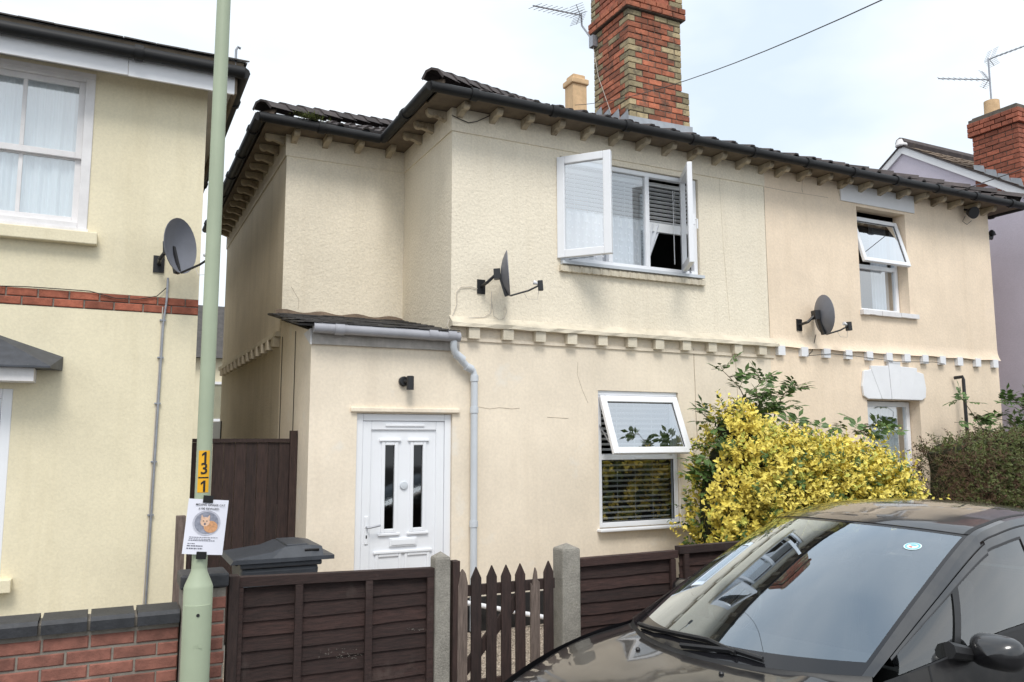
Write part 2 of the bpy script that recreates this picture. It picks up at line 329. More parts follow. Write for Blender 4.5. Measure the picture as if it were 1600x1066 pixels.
# loose gravel stones seen through the gate
pb = MB(); rs = random.Random(3)
for i in range(7000):
    x = rs.uniform(1.9, 4.6); y = rs.uniform(5.35, 7.5); r = rs.uniform(.008, .018); a = rs.uniform(0, 6.3)
    pts = [V(x + r*math.cos(a+k*2.094)*rs.uniform(.7,1.3), y + r*math.sin(a+k*2.094)*rs.uniform(.7,1.3), .004) for k in range(3)] + [V(x, y, .004 + r*rs.uniform(.6, 1.1))]
    pb.add(pts, [(0,1,3),(1,2,3),(2,0,3)])
pbo = pb.build('gravel', 'gravel'); tag(pbo, 'tan gravel covering the front garden behind the picket gate', 'gravel', kind='stuff')

# ============================================================ roof pieces
TP = .44; CP = 1 / math.sqrt(1 + TP*TP); SP = TP * CP
def slope_tiles(mb, p0, eu, up2, length, inside, tw=.3, te=.33, rise=.022, roll=.032, maxv=20.):
    """tiles on a slope: p0 eave start, eu unit eave dir, up2 horizontal unit up-slope dir, inside(u,v) in plan metres"""
    p0 = Vector(p0); eu = Vector(eu); U = Vector(up2) * CP + V(0,0,SP); N_ = eu.cross(U); N_ = N_ if N_.z > 0 else -N_
    prof = [(0,0),(.62,0),(.74,1),(.88,1),(1,0)]
    nu = int(length / tw) + 1; nv = int(maxv / te)
    for j in range(nv):
        for i in range(nu):
            uc = (i+.5)*tw; vc = (j+.5)*te*CP
            if uc > length or not inside(uc, vc): continue
            lo = [p0 + eu*(i+a)*tw + U*(j*te - .03) + N_*(rise + b*roll + .012) for a, b in prof]
            hi = [p0 + eu*(i+a)*tw + U*((j+1)*te - .03) + N_*(b*roll + .008) for a, b in prof]
            bt = [p - N_*.02 for p in lo]
            mb.add(lo + hi + bt, [(k,k+1,k+6,k+5) for k in range(4)] + [(10+k,11+k,k+1,k) for k in range(4)])
def hip_mesh(mt='tile_dark', L=.44):
    b = MB(); w, h = .125, .075
    a = [(-w,-.02),(-w*.55,h*.72),(0,h),(w*.55,h*.72),(w,-.02)]
    for t, lift in ((0, .03), (1, .0)):
        b.v += [(L*t, y, z + lift) for y, z in a]
    for t in (0,): b.v += [(0, y*.86, z + .03 - .022) for y, z in a]
    b.f += [(k, k+1, k+6, k+5) for k in range(4)] + [(10+k, 11+k, k+1, k) for k in range(4)]
    return b.mesh('ridge_tile', mt)
HIP = hip_mesh()
def hip_line(parent, a, b, step=.37, name='ridge_tile'):
    a = Vector(a); b = Vector(b); d = (b - a); n = int(d.length / step); d.normalize()
    y = Vector((0,0,1)).cross(d).normalized(); z = d.cross(y); q = Matrix((d, y, z)).transposed().to_quaternion()
    for i in range(n): inst(name, HIP, a + d*i*step + z*.035, parent, q)
EZ = 5.41
# ============================================================ attached house with the white door (left half)
HL = empty('attached_house', (XL, F, 0), 'cream roughcast attached house with white front door and tall brick chimney', 'house')
UW = (4.37, 6.31, 3.83, 5.03); LW = (4.83, 5.93, .92, 2.42); DR = (2.124, 3.103, .05, 2.135)
mb = MB(); wallY(mb, XM, XP, 3.03, 5.35, F, [UW]); mb.build('upper_wall', 'roughcast', HL)
XS = 3.14
mb = MB(); wallY(mb, XS, XP, .33, 3.03, F, [LW], .1); mb.quad((XM,F,2.9),(XS,F,2.9),(XS,F,3.03),(XM,F,3.03)); mb.build('lower_wall', 'smooth_render', HL)
mb = MB(); wallY(mb, XL, XS, .0, 2.9, F, [(DR[0], DR[1], .0, DR[3])], .1); mb.build('porch_wall', 'smooth_render', HL)
mb = MB(); mb.quad((XL,F,0),(XL,S2,0),(XL,S2,3.2),(XL,F,2.9)); mb.build('porch_side_wall', 'smooth_render', HL)
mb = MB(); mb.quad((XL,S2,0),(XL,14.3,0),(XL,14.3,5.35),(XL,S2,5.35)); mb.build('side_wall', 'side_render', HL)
mb = MB(); mb.quad((XL,S2,3.1),(XM,S2,3.1),(XM,S2,5.35),(XL,S2,5.35)); mb.build('wing_wall', 'roughcast', HL)
mb = MB(); mb.quad((XM,F,2.9),(XM,S2,2.9),(XM,S2,5.35),(XM,F,5.35)); mb.build('return_wall', 'roughcast', HL)
mb = MB(); mb.quad((XL,14.3,0),(XP,14.3,0),(XP,14.3,5.35),(XL,14.3,5.35)); mb.quad((XL,F,0),(XP,F,0),(XP,14.3,0),(XL,14.3,0)); mb.quad((XM,F+4,0),(XP,F+4,0),(XP,F+4,5.35),(XM,F+4,5.35)); mb.quad((XP,F,0),(XP,14.3,0),(XP,14.3,5.35),(XP,F,5.35)); mb.build('inner_wall', 'dark_room', HL)
MB().box(XS+.0, XP, F-.03, F+.05, 0, .33).build('plinth', 'plinth_black', HL)
mb = MB(); mb.box(XM-.012, XP, F-.014, F, 5.095, 5.345); mb.build('frieze', 'roughcast', HL)
mb = MB(); mb.box(XL-.014, XM-.014, S2-.014, S2, 5.095, 5.345); mb.box(XM-.014, XM, F, S2-.014, 5.095, 5.345); mb.build('frieze', 'roughcast', HL)
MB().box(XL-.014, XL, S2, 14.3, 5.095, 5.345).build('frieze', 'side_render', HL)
MB().box(XL-.06, XL, S2, 14.3, 3.02, 3.075).build('string_course', 'trim_cream', HL)
# string course: weathered ledge, recessed band, lower lip
def ledge(mb, x0, x1, h0=3.022, h1=3.06, top=3.14, out=.095):
    rr = random.Random(5); n = int((x1-x0)/.12)
    for i in range(n+1): pass
    sec = lambda j: [(F-.001, h0), (F-out+rr.uniform(-.008,.008), h0+rr.uniform(-.004,.004)), (F-out+rr.uniform(-.006,.006), h1+rr.uniform(-.006,.006)), (F-.03, top-.03+rr.uniform(-.01,.01)), (F-.001, top+rr.uniform(-.006,.006))]
    vs = []; fs = []
    for i in range(n+1):
        x = x0 + (x1-x0)*i/n; vs += [(x, y, z) for y, z in sec(i)]
    for i in range(n): fs += [(i*5+k, i*5+k+1, (i+1)*5+k+1, (i+1)*5+k) for k in range(4)]
    fs += [(0,1,2,3,4), tuple(n*5+k for k in (4,3,2,1,0))]; mb.add(vs, fs)
mb = MB(); ledge(mb, XM-.02, XP+.06); mb.build('string_course', 'trim_cream', HL)
MB().box(XM+.07, XP+.05, F-.018, F, 2.885, 2.918).build('string_lip', 'smooth_render', HL)
dm = MB().box(-.06, .06, -.075, .0, -.055, .055).mesh('dentil', 'trim_cream')
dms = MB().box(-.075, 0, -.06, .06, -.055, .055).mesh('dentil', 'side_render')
XD = [onY(p, 530, F).x for p in (737, 790, 840, 889, 936.6, 982.5, 1025, 1067, 1107, 1147, 1185)]
for i, x in enumerate(XD): inst('dentil', dm, V(x, F-.001, 2.966 + (.002 if i % 3 else -.004)), HL)
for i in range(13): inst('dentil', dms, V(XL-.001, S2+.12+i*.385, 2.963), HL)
# eave brackets
def bracket(rotx=False):
    b = MB(); pr = [(0,-.10),(0,0),(-.22,0),(-.22,-.03),(-.21,-.055),(-.19,-.07),(-.16,-.072),(-.13,-.06),(-.10,-.068),(-.05,-.085)]
    P = [(-.033, y, z) for y, z in pr]
    if rotx: b.prism([(y, x, z) for x, y, z in P], (0,.066,0))
    else: b.prism(P, (.066,0,0))
    return b.mesh('eave_bracket', 'bracket_cream')
BF, BS = bracket(), bracket(True)
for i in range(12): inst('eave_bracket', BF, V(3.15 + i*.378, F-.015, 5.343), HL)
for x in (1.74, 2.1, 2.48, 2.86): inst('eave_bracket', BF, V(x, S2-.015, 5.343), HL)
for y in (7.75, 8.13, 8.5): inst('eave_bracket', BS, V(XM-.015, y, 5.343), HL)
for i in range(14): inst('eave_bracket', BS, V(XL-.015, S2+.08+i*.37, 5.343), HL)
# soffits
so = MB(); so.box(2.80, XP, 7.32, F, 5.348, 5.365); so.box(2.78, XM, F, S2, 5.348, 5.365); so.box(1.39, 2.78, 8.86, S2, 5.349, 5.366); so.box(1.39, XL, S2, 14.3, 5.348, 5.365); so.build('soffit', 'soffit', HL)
# roofs
rf = MB(); A0 = (2.76, 7.31); RY, RZ = 10.8, EZ + TP*(10.8-7.31); hx = A0[0] + (RY - A0[1])
rf.quad((A0[0],A0[1],EZ),(XP,A0[1],EZ),(XP,RY,RZ),(hx,RY,RZ)); rf.quad((A0[0],A0[1],EZ),(hx,RY,RZ),(A0[0],2*RY-A0[1],EZ)); rf.quad((XP,2*RY-A0[1],EZ),(A0[0],2*RY-A0[1],EZ),(hx,RY,RZ),(XP,RY,RZ))
B0 = (1.36, 8.85); WY = 11.58; WZ = EZ + TP*(WY-B0[1]); wx = B0[0] + WY - B0[1]
rf.quad((B0[0],B0[1],EZ),(6,B0[1],EZ),(6,WY,WZ),(wx,WY,WZ)); rf.quad((B0[0],B0[1],EZ),(wx,WY,WZ),(B0[0],14.31,EZ)); rf.quad((B0[0],14.31,EZ),(wx,WY,WZ),(6,WY,WZ),(6,14.31,EZ))
roof = rf.build('roof', 'tile_dark', HL)
tl = MB()
slope_tiles(tl, (A0[0],A0[1],EZ), (1,0,0), (0,1,0), XP-A0[0], lambda u, v: u > v+.1 and v < RY-A0[1])
slope_tiles(tl, (A0[0],2*RY-A0[1],EZ), (0,-1,0), (1,0,0), 2*(RY-A0[1]), lambda u, v: u > v+.1 and u < 2*(RY-A0[1])-v-.1)
slope_tiles(tl, (B0[0],B0[1],EZ), (1,0,0), (0,1,0), 2.6, lambda u, v: u > v+.05 and u < 1.45 + v and v < WY-B0[1])
slope_tiles(tl, (B0[0],14.31,EZ), (0,-1,0), (1,0,0), 14.31-B0[1], lambda u, v: u > v and u < 14.31-B0[1]-v-.1)
tl.build('roof_tiles', 'tile_dark', roof, kind='stuff')
hip_line(roof, (A0[0]-.02, A0[1]-.02, EZ+.03), (hx, RY, RZ+.03)); hip_line(roof, (B0[0]-.02, B0[1]-.02, EZ+.03), (wx, WY, WZ+.03))
hip_line(roof, (hx, RY, RZ+.02), (XP, RY, RZ+.02))
for c in (A0, B0): MB().prism([(c[0]-.09,c[1]+.05,EZ-.01),(c[0]+.05,c[1]-.09,EZ-.01),(c[0]+.10,c[1]+.02,EZ+.10),(c[0]+.02,c[1]+.10,EZ+.10)], (.05,.05,.03)).build('mortar_bedding', 'mortar_brown', roof)
def gutter(pts, parent, mt='gutter_black', r=.052, brk=.9):
    b = MB(); b.tube(pts, r, 10)
    for a, c in zip(pts[:-1], pts[1:]):
        a = Vector(a); c = Vector(c); d = (c-a); n = max(1, int(d.length/brk)); d.normalize()
        for i in range(n): p = a + d*(i+.5)*(Vector(c)-a).length/n; b.tube([p-d*.035, p+d*.035], r+.014, 10)
    return b.build('gutter', mt, parent, smooth=True)
GZ = 5.372
gutter([(2.70,7.25,GZ),(XP,7.25,GZ-.01)], HL); gutter([(2.70,7.25,GZ),(2.70,8.80,GZ-.02)], HL); gutter([(1.30,8.79,GZ),(2.66,8.79,GZ-.03)], HL); gutter([(1.30,8.79,GZ),(1.30,14.2,GZ)], HL)
fb = MB(); fb.box(1.345, 2.70, 8.825, 8.845, 5.35, 5.445); fb.box(2.745, 2.765, 7.32, 8.82, 5.35, 5.445); fb.box(2.75, XP, 7.29, 7.31, 5.35, 5.445); fb.box(1.345, 1.362, 8.85, 14.2, 5.35, 5.445); fb.build('eave_board', 'gutter_black', HL)
ms = MB(); rs = random.Random(2)
for i in range(420):
    p = V(1.85 + rs.gauss(0,.09), 8.76 + rs.gauss(0,.03), GZ + .05 + abs(rs.gauss(0,.03))); d = V(rs.gauss(0,1), rs.gauss(0,1), rs.uniform(.2,1.4)).normalized()*rs.uniform(.02,.06); e = d.cross(V(0,0,1)).normalized()*.004
    ms.add([p-e, p+e, p+d], [(0,1,2)])
ms.build('gutter_weeds', 'moss', roof, kind='stuff')
# ---- porch lean-to roof
pr0, pr1 = 2.95, 3.27
pm = MB(); pm.prism([(1.52,7.46,pr0-.02),(3.10,7.46,pr0-.02),(3.10,S2,pr1-.02),(1.52,S2,pr1-.02)], (0,0,.02)); porch = pm.build('porch_roof', 'slate', HL)
sl = MB(); rs = random.Random(11)
for j in range(8):
    for i in range(7):
        x0 = 1.50 + (i + (.5 if j % 2 else 0))*.235; x1 = min(x0+.23, 3.11); y0 = 7.43 + j*.21; z0 = pr0 + (y0-7.46)*(pr1-pr0)/1.675 + .012 + rs.uniform(0,.008); y1 = min(y0+.25, S2); z1 = pr0 + (y1-7.46)*(pr1-pr0)/1.675 + .004
        if x1-x0 < .05: continue
        sl.prism([(x0,y0,z0),(x1,y0,z0+rs.uniform(-.004,.004)),(x1,y1,z1),(x0,y1,z1)], (0,0,.009))
sl.build('slates', 'slate', porch, kind='stuff')
fl = MB(); rs = random.Random(4); n = 24
fl.sheet(lambda u, v: V(1.6 + u*1.5, S2 - .005 - v*(.08 + .03*math.sin(u*37)), pr1 + .045 + .015*math.sin(u*23) - v*(.085)), n, 2); fl.build('mortar_fillet', 'mortar_brown', porch)
MB().box(XL, 3.16, F-.035, F-.002, 2.775, 2.895).build('porch_fascia', 'peeling_white', HL)
MB().prism([(XL-.02,F-.03,2.77),(XL-.02,F+.25,2.90),(XL-.02,F-.03,2.92)], (.018,0,0)).build('porch_verge', 'old_white', HL)
gr = MB(); gr.tube([(1.66,7.47,2.918),(3.12,7.47,2.905)], .05, 12)
for x in (1.9, 2.83, 3.03): gr.tube([(x-.045,7.47,2.914),(x+.045,7.47,2.913)], .058, 12)
gr.build('porch_gutter', 'gutter_grey', HL, smooth=True)
dp = MB(); dpx = onY(741, 620, F-.06).x
dp.tube([(3.06,7.47,2.90),(3.06,7.48,2.80),(3.08,7.50,2.755),(dpx-.07,7.53,2.60),(dpx-.015,7.54,2.575),(dpx,7.54,2.53),(dpx,7.54,.02)], .036, 12)
for z in (2.5, 2.18, 1.05): dp.tube([(dpx,7.54,z-.03),(dpx,7.54,z+.03)], .043, 12)
dp.tube([(3.10,7.512,2.735),(3.18,7.52,2.68)], .043, 12); dp.tube([(dpx-.1,7.527,2.62),(dpx-.03,7.535,2.59)], .043, 12)
dpo = dp.build('downpipe', 'upvc_grey', HL, smooth=True)
# ---- front door
DX0, DX1, DZ0, DZ1 = DR; DYF = F+.03
d = MB(); frameY(d, DX0+.002, DX1-.002, DZ0, DZ1-.002, DYF, .068, .07); door = d.build('door_frame', 'upvc', HL, bevel=.006)
d = MB(); x0, x1, z0, z1 = DX0+.072, DX1-.072, DZ0+.06, DZ1-.072; y = DYF+.012
frameY(d, x0, x1, z0, z1, y, .085, .05); d.build('door_leaf_frame', 'upvc', door, bevel=.006)
# slab with two tall lights
pw = .098; gz0, gz1 = 1.03, 1.83; cxs = [onY(609, 770, y).x, onY(653.5, 770, y).x]
d = MB(); wallY(d, x0+.085, x1-.085, z0+.085, z1-.085, y+.02, [(c-pw/2, c+pw/2, gz0, gz1) for c in cxs], .02); d.build('door_panel', 'upvc', door)
for c in cxs:
    fr = MB(); frameY(fr, c-pw/2-.035, c+pw/2+.035, gz0-.035, gz1+.035, y+.006, .036, .016); fr.box(c-pw/2-.06, c+pw/2+.06, y-.004, y+.018, gz1+.036, gz1+.06); fr.box(c-pw/2-.06, c+pw/2+.06, y-.004, y+.018, gz0-.062, gz0-.036); k = fr.build('light_surround', 'upvc', door, bevel=.006)
    MB().quad((c-pw/2,y+.036,gz0),(c+pw/2,y+.036,gz0),(c+pw/2,y+.036,gz1),(c-pw/2,y+.036,gz1)).build('pane', 'door_glass', k)
    fr = MB(); frameY(fr, c-.13, c+.13, .2, .80, y+.006, .03, .016); fr.box(c-.15, c+.15, y-.004, y+.018, .80, .826); fr.build('lower_panel', 'upvc', door, bevel=.006)
lc = (cxs[0]+cxs[1])/2
MB().box(lc-.14, lc+.14, y+.001, y+.02, .86, .945).build('letter_plate', 'upvc', door, bevel=.008); MB().box(lc-.12, lc+.12, y-.006, y+.0, .877, .928).build('letter_flap', 'upvc', door, bevel=.004)
MB().lathe([(0,0),(.035,.0),(.042,.008),(.035,.018),(0,.022)], (lc, y+.02, 1.44), 16, (0,-1,0)).build('door_knocker', 'upvc_grey', door, smooth=True)
MB().box(lc-.20, lc+.20, y-.012, y+.0, DZ1-.125, DZ1-.10).build('drip_vent', 'upvc', door, bevel=.005)
h = MB(); hxp = x0+.05; h.box(hxp-.018, hxp+.018, y-.012, y, .90, 1.16); hb = h.build('handle_plate', 'upvc', door, bevel=.008)
MB().tube([(hxp,y-.012,1.06),(hxp,y-.05,1.06),(hxp+.03,y-.055,1.06),(hxp+.125,y-.05,1.075)], .010, 8).build('handle', 'galv', hb, smooth=True)
MB().box(hxp-.006, hxp+.006, y-.0145, y-.011, .955, .985).build('keyhole', 'black_plastic', hb)
MB().box(DX0-.065, DX1+.07, F-.035, F, DZ1+.012, DZ1+.055).build('door_lintel', 'smooth_render', HL, bevel=.008)
MB().box(DX0-.02, DX1, F-.12, F+.1, -.05, .048).build('door_step', 'concrete', HL)
MB().quad((DX0,F+.13,0),(DX1,F+.13,0),(DX1,F+.13,2.2),(DX0,F+.13,2.2)).build('hall_dark', 'dark_room', HL)
# ---- upper window with open casements
def pane(parent, p, name='pane', mt='glass'): return MB().quad(*p).build(name, mt, parent)
yF = F+.03; x0, x1, z0, z1 = UW[0]+.01, UW[1]-.01, UW[2]+.005, UW[3]-.005
wf = MB(); frameY(wf, x0, x1, z0, z1, yF, .055, .065)
for mx_ in (5.05, 5.575): wf.box(mx_-.028, mx_+.028, yF+.001, yF+.064, z0+.055, z1-.055)
win = wf.build('casement_window', 'upvc', HL, bevel=.005)
MB().quad((5.078,yF+.03,z0+.055),(5.547,yF+.03,z0+.055),(5.547,yF+.03,z1-.055),(5.078,yF+.03,z1-.055)).build('pane', 'glass', win)
MB().box(UW[0]-.0, UW[1]+.02, F-.06, F+.03, UW[2]-.035, UW[2]).build('sill', 'upvc_grey', win)
sc = MB(); n = 110
for i in range(n):
    xa = UW[0]-.02 + i*(UW[1]-UW[0]+.06)/n; dz = .012*abs(math.sin(i*.9)); sc.box(xa, xa+.0165, F-.05-.006*math.sin(i*.9), F-.002, UW[2]-.115-dz*.5, UW[2]-.05-dz)
sc.build('tile_sill', 'trim_cream', win)
def casement(parent, hinge, ang, wdt, zz0, zz1, side, outer_flip):
    e = V(side*math.cos(ang), -math.sin(ang), 0); nrm = V(0,0,1).cross(e); nrm = nrm if outer_flip else -nrm
    b = MB(); oframe(b, V(hinge[0], hinge[1], zz0), e, V(0,0,1), nrm, wdt, zz1-zz0, .088, .06); c = b.build('casement', 'upvc', parent, bevel=.008)
    o = V(hinge[0], hinge[1], 0) + nrm*.03
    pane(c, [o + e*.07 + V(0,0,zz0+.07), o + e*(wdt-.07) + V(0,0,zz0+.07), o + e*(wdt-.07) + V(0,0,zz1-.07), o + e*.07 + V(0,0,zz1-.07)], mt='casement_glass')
    b = MB(); oframe(b, o - nrm*.004 + e*.068 + V(0,0,zz0+.068), e, V(0,0,1), nrm, wdt-.136, zz1-zz0-.136, .009, .008); b.build('gasket', 'rubber', c)
    return c, e, nrm
casement(win, (4.365, yF-.005), math.radians(50), .62, z0+.02, z1-.025, 1, False)
c2, e2, n2 = casement(win, (6.12, yF-.005), math.radians(60), .62, z0+.02, z1-.0, -1, False)
hp = V(6.12, yF, 4.36) + e2*.585
hd = MB(); hd.obox(hp - n2*.012, e2*.014, V(0,0,.06), n2*.01); hd.tube([hp - n2*.02, hp - n2*.05, hp - n2*.05 + V(0,0,-.11)], .009, 8); hd.build('handle', 'upvc', c2)
st = MB(); st.bar((4.5,yF+.01,z0+.035), (4.66,yF-.25,z0+.03), .02, .004); st.bar((6.2,yF+.01,z0+.035), (5.95,yF-.25,z0+.03), .02, .004); st.bar((6.2,yF+.01,z1-.06), (5.95,yF-.25,z1-.02), .02, .004); st.build('window_stay', 'galv', win)
# ---- lower window with top-hung sash
yF = F+.035; x0, x1, z0, z1 = LW[0]+.006, LW[1]-.006, LW[2]+.004, LW[3]-.05
wf = MB(); frameY(wf, x0, x1, z0, z1, yF, .055, .065); wf.box(x0+.055, x1-.055, yF+.001, yF+.064, 1.655, 1.715); win2 = wf.build('top_hung_window', 'upvc', HL, bevel=.005)
MB().box(x0, x1, yF-.012, yF+.06, z1+.001, LW[3]-.001).build('head_strip', 'upvc', win2, bevel=.006)
pane(win2, [(x0+.05,yF+.03,z0+.05),(x1-.05,yF+.03,z0+.05),(x1-.05,yF+.03,1.66),(x0+.05,yF+.03,1.66)])
g_ = MB(); frameY(g_, x0+.054, x1-.054, z0+.054, 1.656, yF+.008, .009, .012); g_.build('gasket', 'rubber', win2)
MB().box(LW[0]-.035, LW[1]+.11, F-.085, F+.034, LW[2]-.03, LW[2]).build('sill', 'upvc', win2, bevel=.008)
def tophung(parent, xa, xb, zt, y, ln, out, mt='upvc', w=.075):
    ev = V(0, out, math.sqrt(ln*ln-out*out)).normalized(); eu = V(1,0,0); en = eu.cross(ev); en = en if en.y < 0 else -en   # outward
    o = V(xa, y - out, zt - math.sqrt(ln*ln-out*out))
    b = MB(); oframe(b, o, eu, ev, en, xb-xa, ln, w, .05); s_ = b.build('top_sash', mt, parent, bevel=.008)
    q = o + en*.025; W_ = xb-xa
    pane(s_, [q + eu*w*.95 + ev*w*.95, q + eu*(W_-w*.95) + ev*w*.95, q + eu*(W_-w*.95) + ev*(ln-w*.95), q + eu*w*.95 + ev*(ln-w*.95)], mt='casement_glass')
    b = MB(); oframe(b, q + en*.002 + eu*(w-.006) + ev*(w-.006), eu, ev, en, W_-2*w+.012, ln-2*w+.012, .009, .006); b.build('gasket', 'rubber', s_)
    return s_, o, eu, ev, en
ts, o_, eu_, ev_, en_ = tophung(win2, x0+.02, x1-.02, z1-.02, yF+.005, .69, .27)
st = MB(); st.bar((x0+.03,yF+.02,2.05), (x0+.03,yF-.2,1.85), .02, .004, (1,0,0)); st.bar((x1-.03,yF+.02,2.05), (x1-.03,yF-.2,1.85), .02, .004, (1,0,0)); st.build('window_stay', 'galv', win2)
MB().lathe([(0,0),(.022,0),(.026,.012),(.018,.02),(0,.022)], (x1-.1, yF, 1.74), 12, (0,-1,0)).build('peg', 'galv', win2, smooth=True)
hd = MB(); hd.obox(o_ + eu_*.5 + ev_*.04 - en_*.012, eu_*.03, ev_*.012, en_*.012); hd.tube([o_ + eu_*.5 + ev_*.04 - en_*.02, o_ + eu_*.5 + ev_*.04 - en_*.05, o_ + eu_*.5 + ev_*.10 - en_*.05], .009, 6); hd.build('handle', 'upvc', ts)
MB().box(5.32, 5.52, yF-.006, yF+.0, 1.662, 1.682).build('trickle_vent', 'upvc', win2)
# ---- blinds and curtains (things of their own inside the rooms)
def blind(xa, xb, zb, zt, y, pitch, tilt, label, cords):
    t = empty('venetian_blind', ((xa+xb)/2, y, zb), label, 'blind')
    sm = MB().obox((0,0,0), ((xb-xa)/2,0,0), (0,.024*math.cos(tilt),.024*math.sin(tilt)), (0,-.0012*math.sin(tilt),.0012*math.cos(tilt))).mesh('slat', 'blind')
    MB().box(xa, xb, y-.025, y+.025, zt, zt+.045).build('head_rail', 'blind', t)
    z = zt - pitch*.7; k = 0
    while z > zb: inst('slat', sm, V((xa+xb)/2, y, z), t); z -= pitch; k += 1
    MB().box(xa, xb, y-.02, y+.02, zb-.02, zb).build('bottom_rail', 'blind', t)
    for c in cords: MB().tube([(xa+(xb-xa)*c,y-.026,zb),(xa+(xb-xa)*c,y-.026,zt)], .0018, 4).build('cord', 'blind', t)
    return t
blind(4.90, 5.86, .98, 2.33, F+.135, .058, math.radians(-28), 'pale grey venetian blind hanging in the ground floor window', (.25, .5, .75))
b2 = blind(4.48, 6.2, 4.47, 4.92, F+.19, .05, math.radians(-20), 'half raised white venetian blind behind the open upstairs casements', (.1, .5, .93))
MB().box(4.48, 6.2, F+.165, F+.215, 4.36, 4.45).build('stacked_slats', 'blind', b2); MB().tube([(6.05,F+.16,4.9),(6.05,F+.155,3.98)], .005, 6).build('tilt_wand', 'blind', b2)
cu = MB(); cu.sheet(lambda u, v: V(4.45 + u*1.10, F+.15 + .022*math.sin(u*60) , 3.85 + v*.62), 120, 8); cur = cu.build('lace_curtain', 'lace', None, smooth=True); tag(cur, 'sheer white lace curtain with dots behind the upstairs casement window', 'curtain')
dt = MB(); rs = random.Random(8)
for i in range(17):
    for j in range(8):
        u = (i + .5*(j % 2))/17; v = (j+.5)/8; p = V(4.45 + u*1.10, F+.148 + .022*math.sin(u*60) - .012, 3.85 + v*.62); dt.lathe([(0,0),(.011,0),(.011,.001),(0,.001)], p, 8, (0,-1,0))
dt.build('dot_pattern', 'dots', cur)
cu = MB(); cu.sheet(lambda u, v: V(5.61 + u*(.24*v**1.2+.03), F+.17 + .02*math.sin(u*22), 3.85 + v*.6), 30, 10); k = cu.build('tied_curtain', 'lace', None, smooth=True); tag(k, 'lace curtain pulled aside in the open right casement of the upstairs window', 'curtain')
# ---- chimney of brick with buff quoins
CHX0, CHX1, CHY0, CHY1 = 5.886, 6.75, 8.4, 9.25
chim = MB().box(CHX0+.012, CHX1-.012, CHY0+.012, CHY1-.012, 5.5, 8.2); chim.box(CHX1-.012, CHX1+.11, CHY0+.012, CHY1-.012, 5.5, 6.56); chim = chim.build('chimney', 'mortar_dark', HL)
bm = {}
def bk(Lx, mt, D=.1):
    k = (round(Lx, 3), mt, D)
    if k not in bm: bm[k] = brick_mesh(Lx, D, .071, mt)
    return bm[k]
Q90 = Quaternion((0,0,1), math.radians(-90))
def stack_courses(parent, X0, X1, Y0, Y1, z, n, ch, fill_mt, quoin_mt, seed, off=0):
    r = random.Random(seed)
    for c in range(n):
        zc = z + (c+.5)*ch; A = (c+off) % 2 == 0
        fx = .215 if A else .105; fy = .1 if A else .215
        for xe, sgn in ((X0, 1), (X1, -1)):       # corner bricks
            b = bk(.215, quoin_mt if r.random() > .22 else fill_mt)
            j = r.uniform(-.004, .004)
            if A: inst('brick', b, V(xe + sgn*.1075, Y0+.05+j, zc), parent)
            else: inst('brick', b, V(xe + sgn*.0525 + (j if sgn > 0 else 0), Y0+.1075, zc), parent, Q90)
        def fillrun(a, e, horiz):
            ln = e-a; k = max(1, round(ln/.215)); L_ = (ln - (k+1)*.012)/k
            for i in range(k):
                m_ = a + .012 + i*(L_+.012) + L_/2; j = r.uniform(-.005, .005); mt = fill_mt if r.random() > .06 else quoin_mt
                if horiz: inst('brick', bk(L_, mt), V(m_, Y0+.05+j, zc), parent)
                else: inst('brick', bk(L_, mt), V(X0+.05+j, m_, zc), parent, Q90)
        fillrun(X0+fx, X1-fx, True)
        fy2 = .215 if not A else .1
        inst('brick', bk(.215, quoin_mt), V(X0+.05, Y1-.1075, zc), parent, Q90) if A else inst('brick', bk(.105, quoin_mt), V(X0+.05, Y1-.0525, zc), parent, Q90)
        fillrun(Y0+fy2, Y1-(.215 if A else .105), False)
stack_courses(chim, CHX0, CHX1+.12, CHY0, CHY1, 5.98, 7, .083, 'brick_old', 'brick_buff', 1)
stack_courses(chim, CHX0, CHX1, CHY0, CHY1, 5.98+7*.083, 12, .083, 'brick_old', 'brick_buff', 2, 1)
zt = 5.98 + 19*.083
MB().box(CHX0-.045, CHX1+.045, CHY0-.045, CHY1+.045, zt+.002, zt+.006).build('corbel_bed', 'mortar_dark', chim)
stack_courses(chim, CHX0-.055, CHX1+.055, CHY0-.055, CHY1+.055, zt+.006, 2, .083, 'brick_old', 'brick_old', 3)
stack_courses(chim, CHX0-.025, CHX1+.025, CHY0-.025, CHY1+.025, zt+.172, 4, .083, 'brick_red', 'brick_buff', 4)
MB().box(CHX0-.02, CHX1+.02, CHY0-.02, CHY1+.02, zt+.505, zt+.56).build('chimney_cap', 'concrete', chim)
for i, x in enumerate((6.1, 6.52)): MB().lathe([(.13,0),(.12,.05),(.10,.4),(.125,.42),(.125,.48),(.09,.48)], (x, 8.82, zt+.55), 16).build('chimney_pot', 'cream_stack', chim, smooth=True)
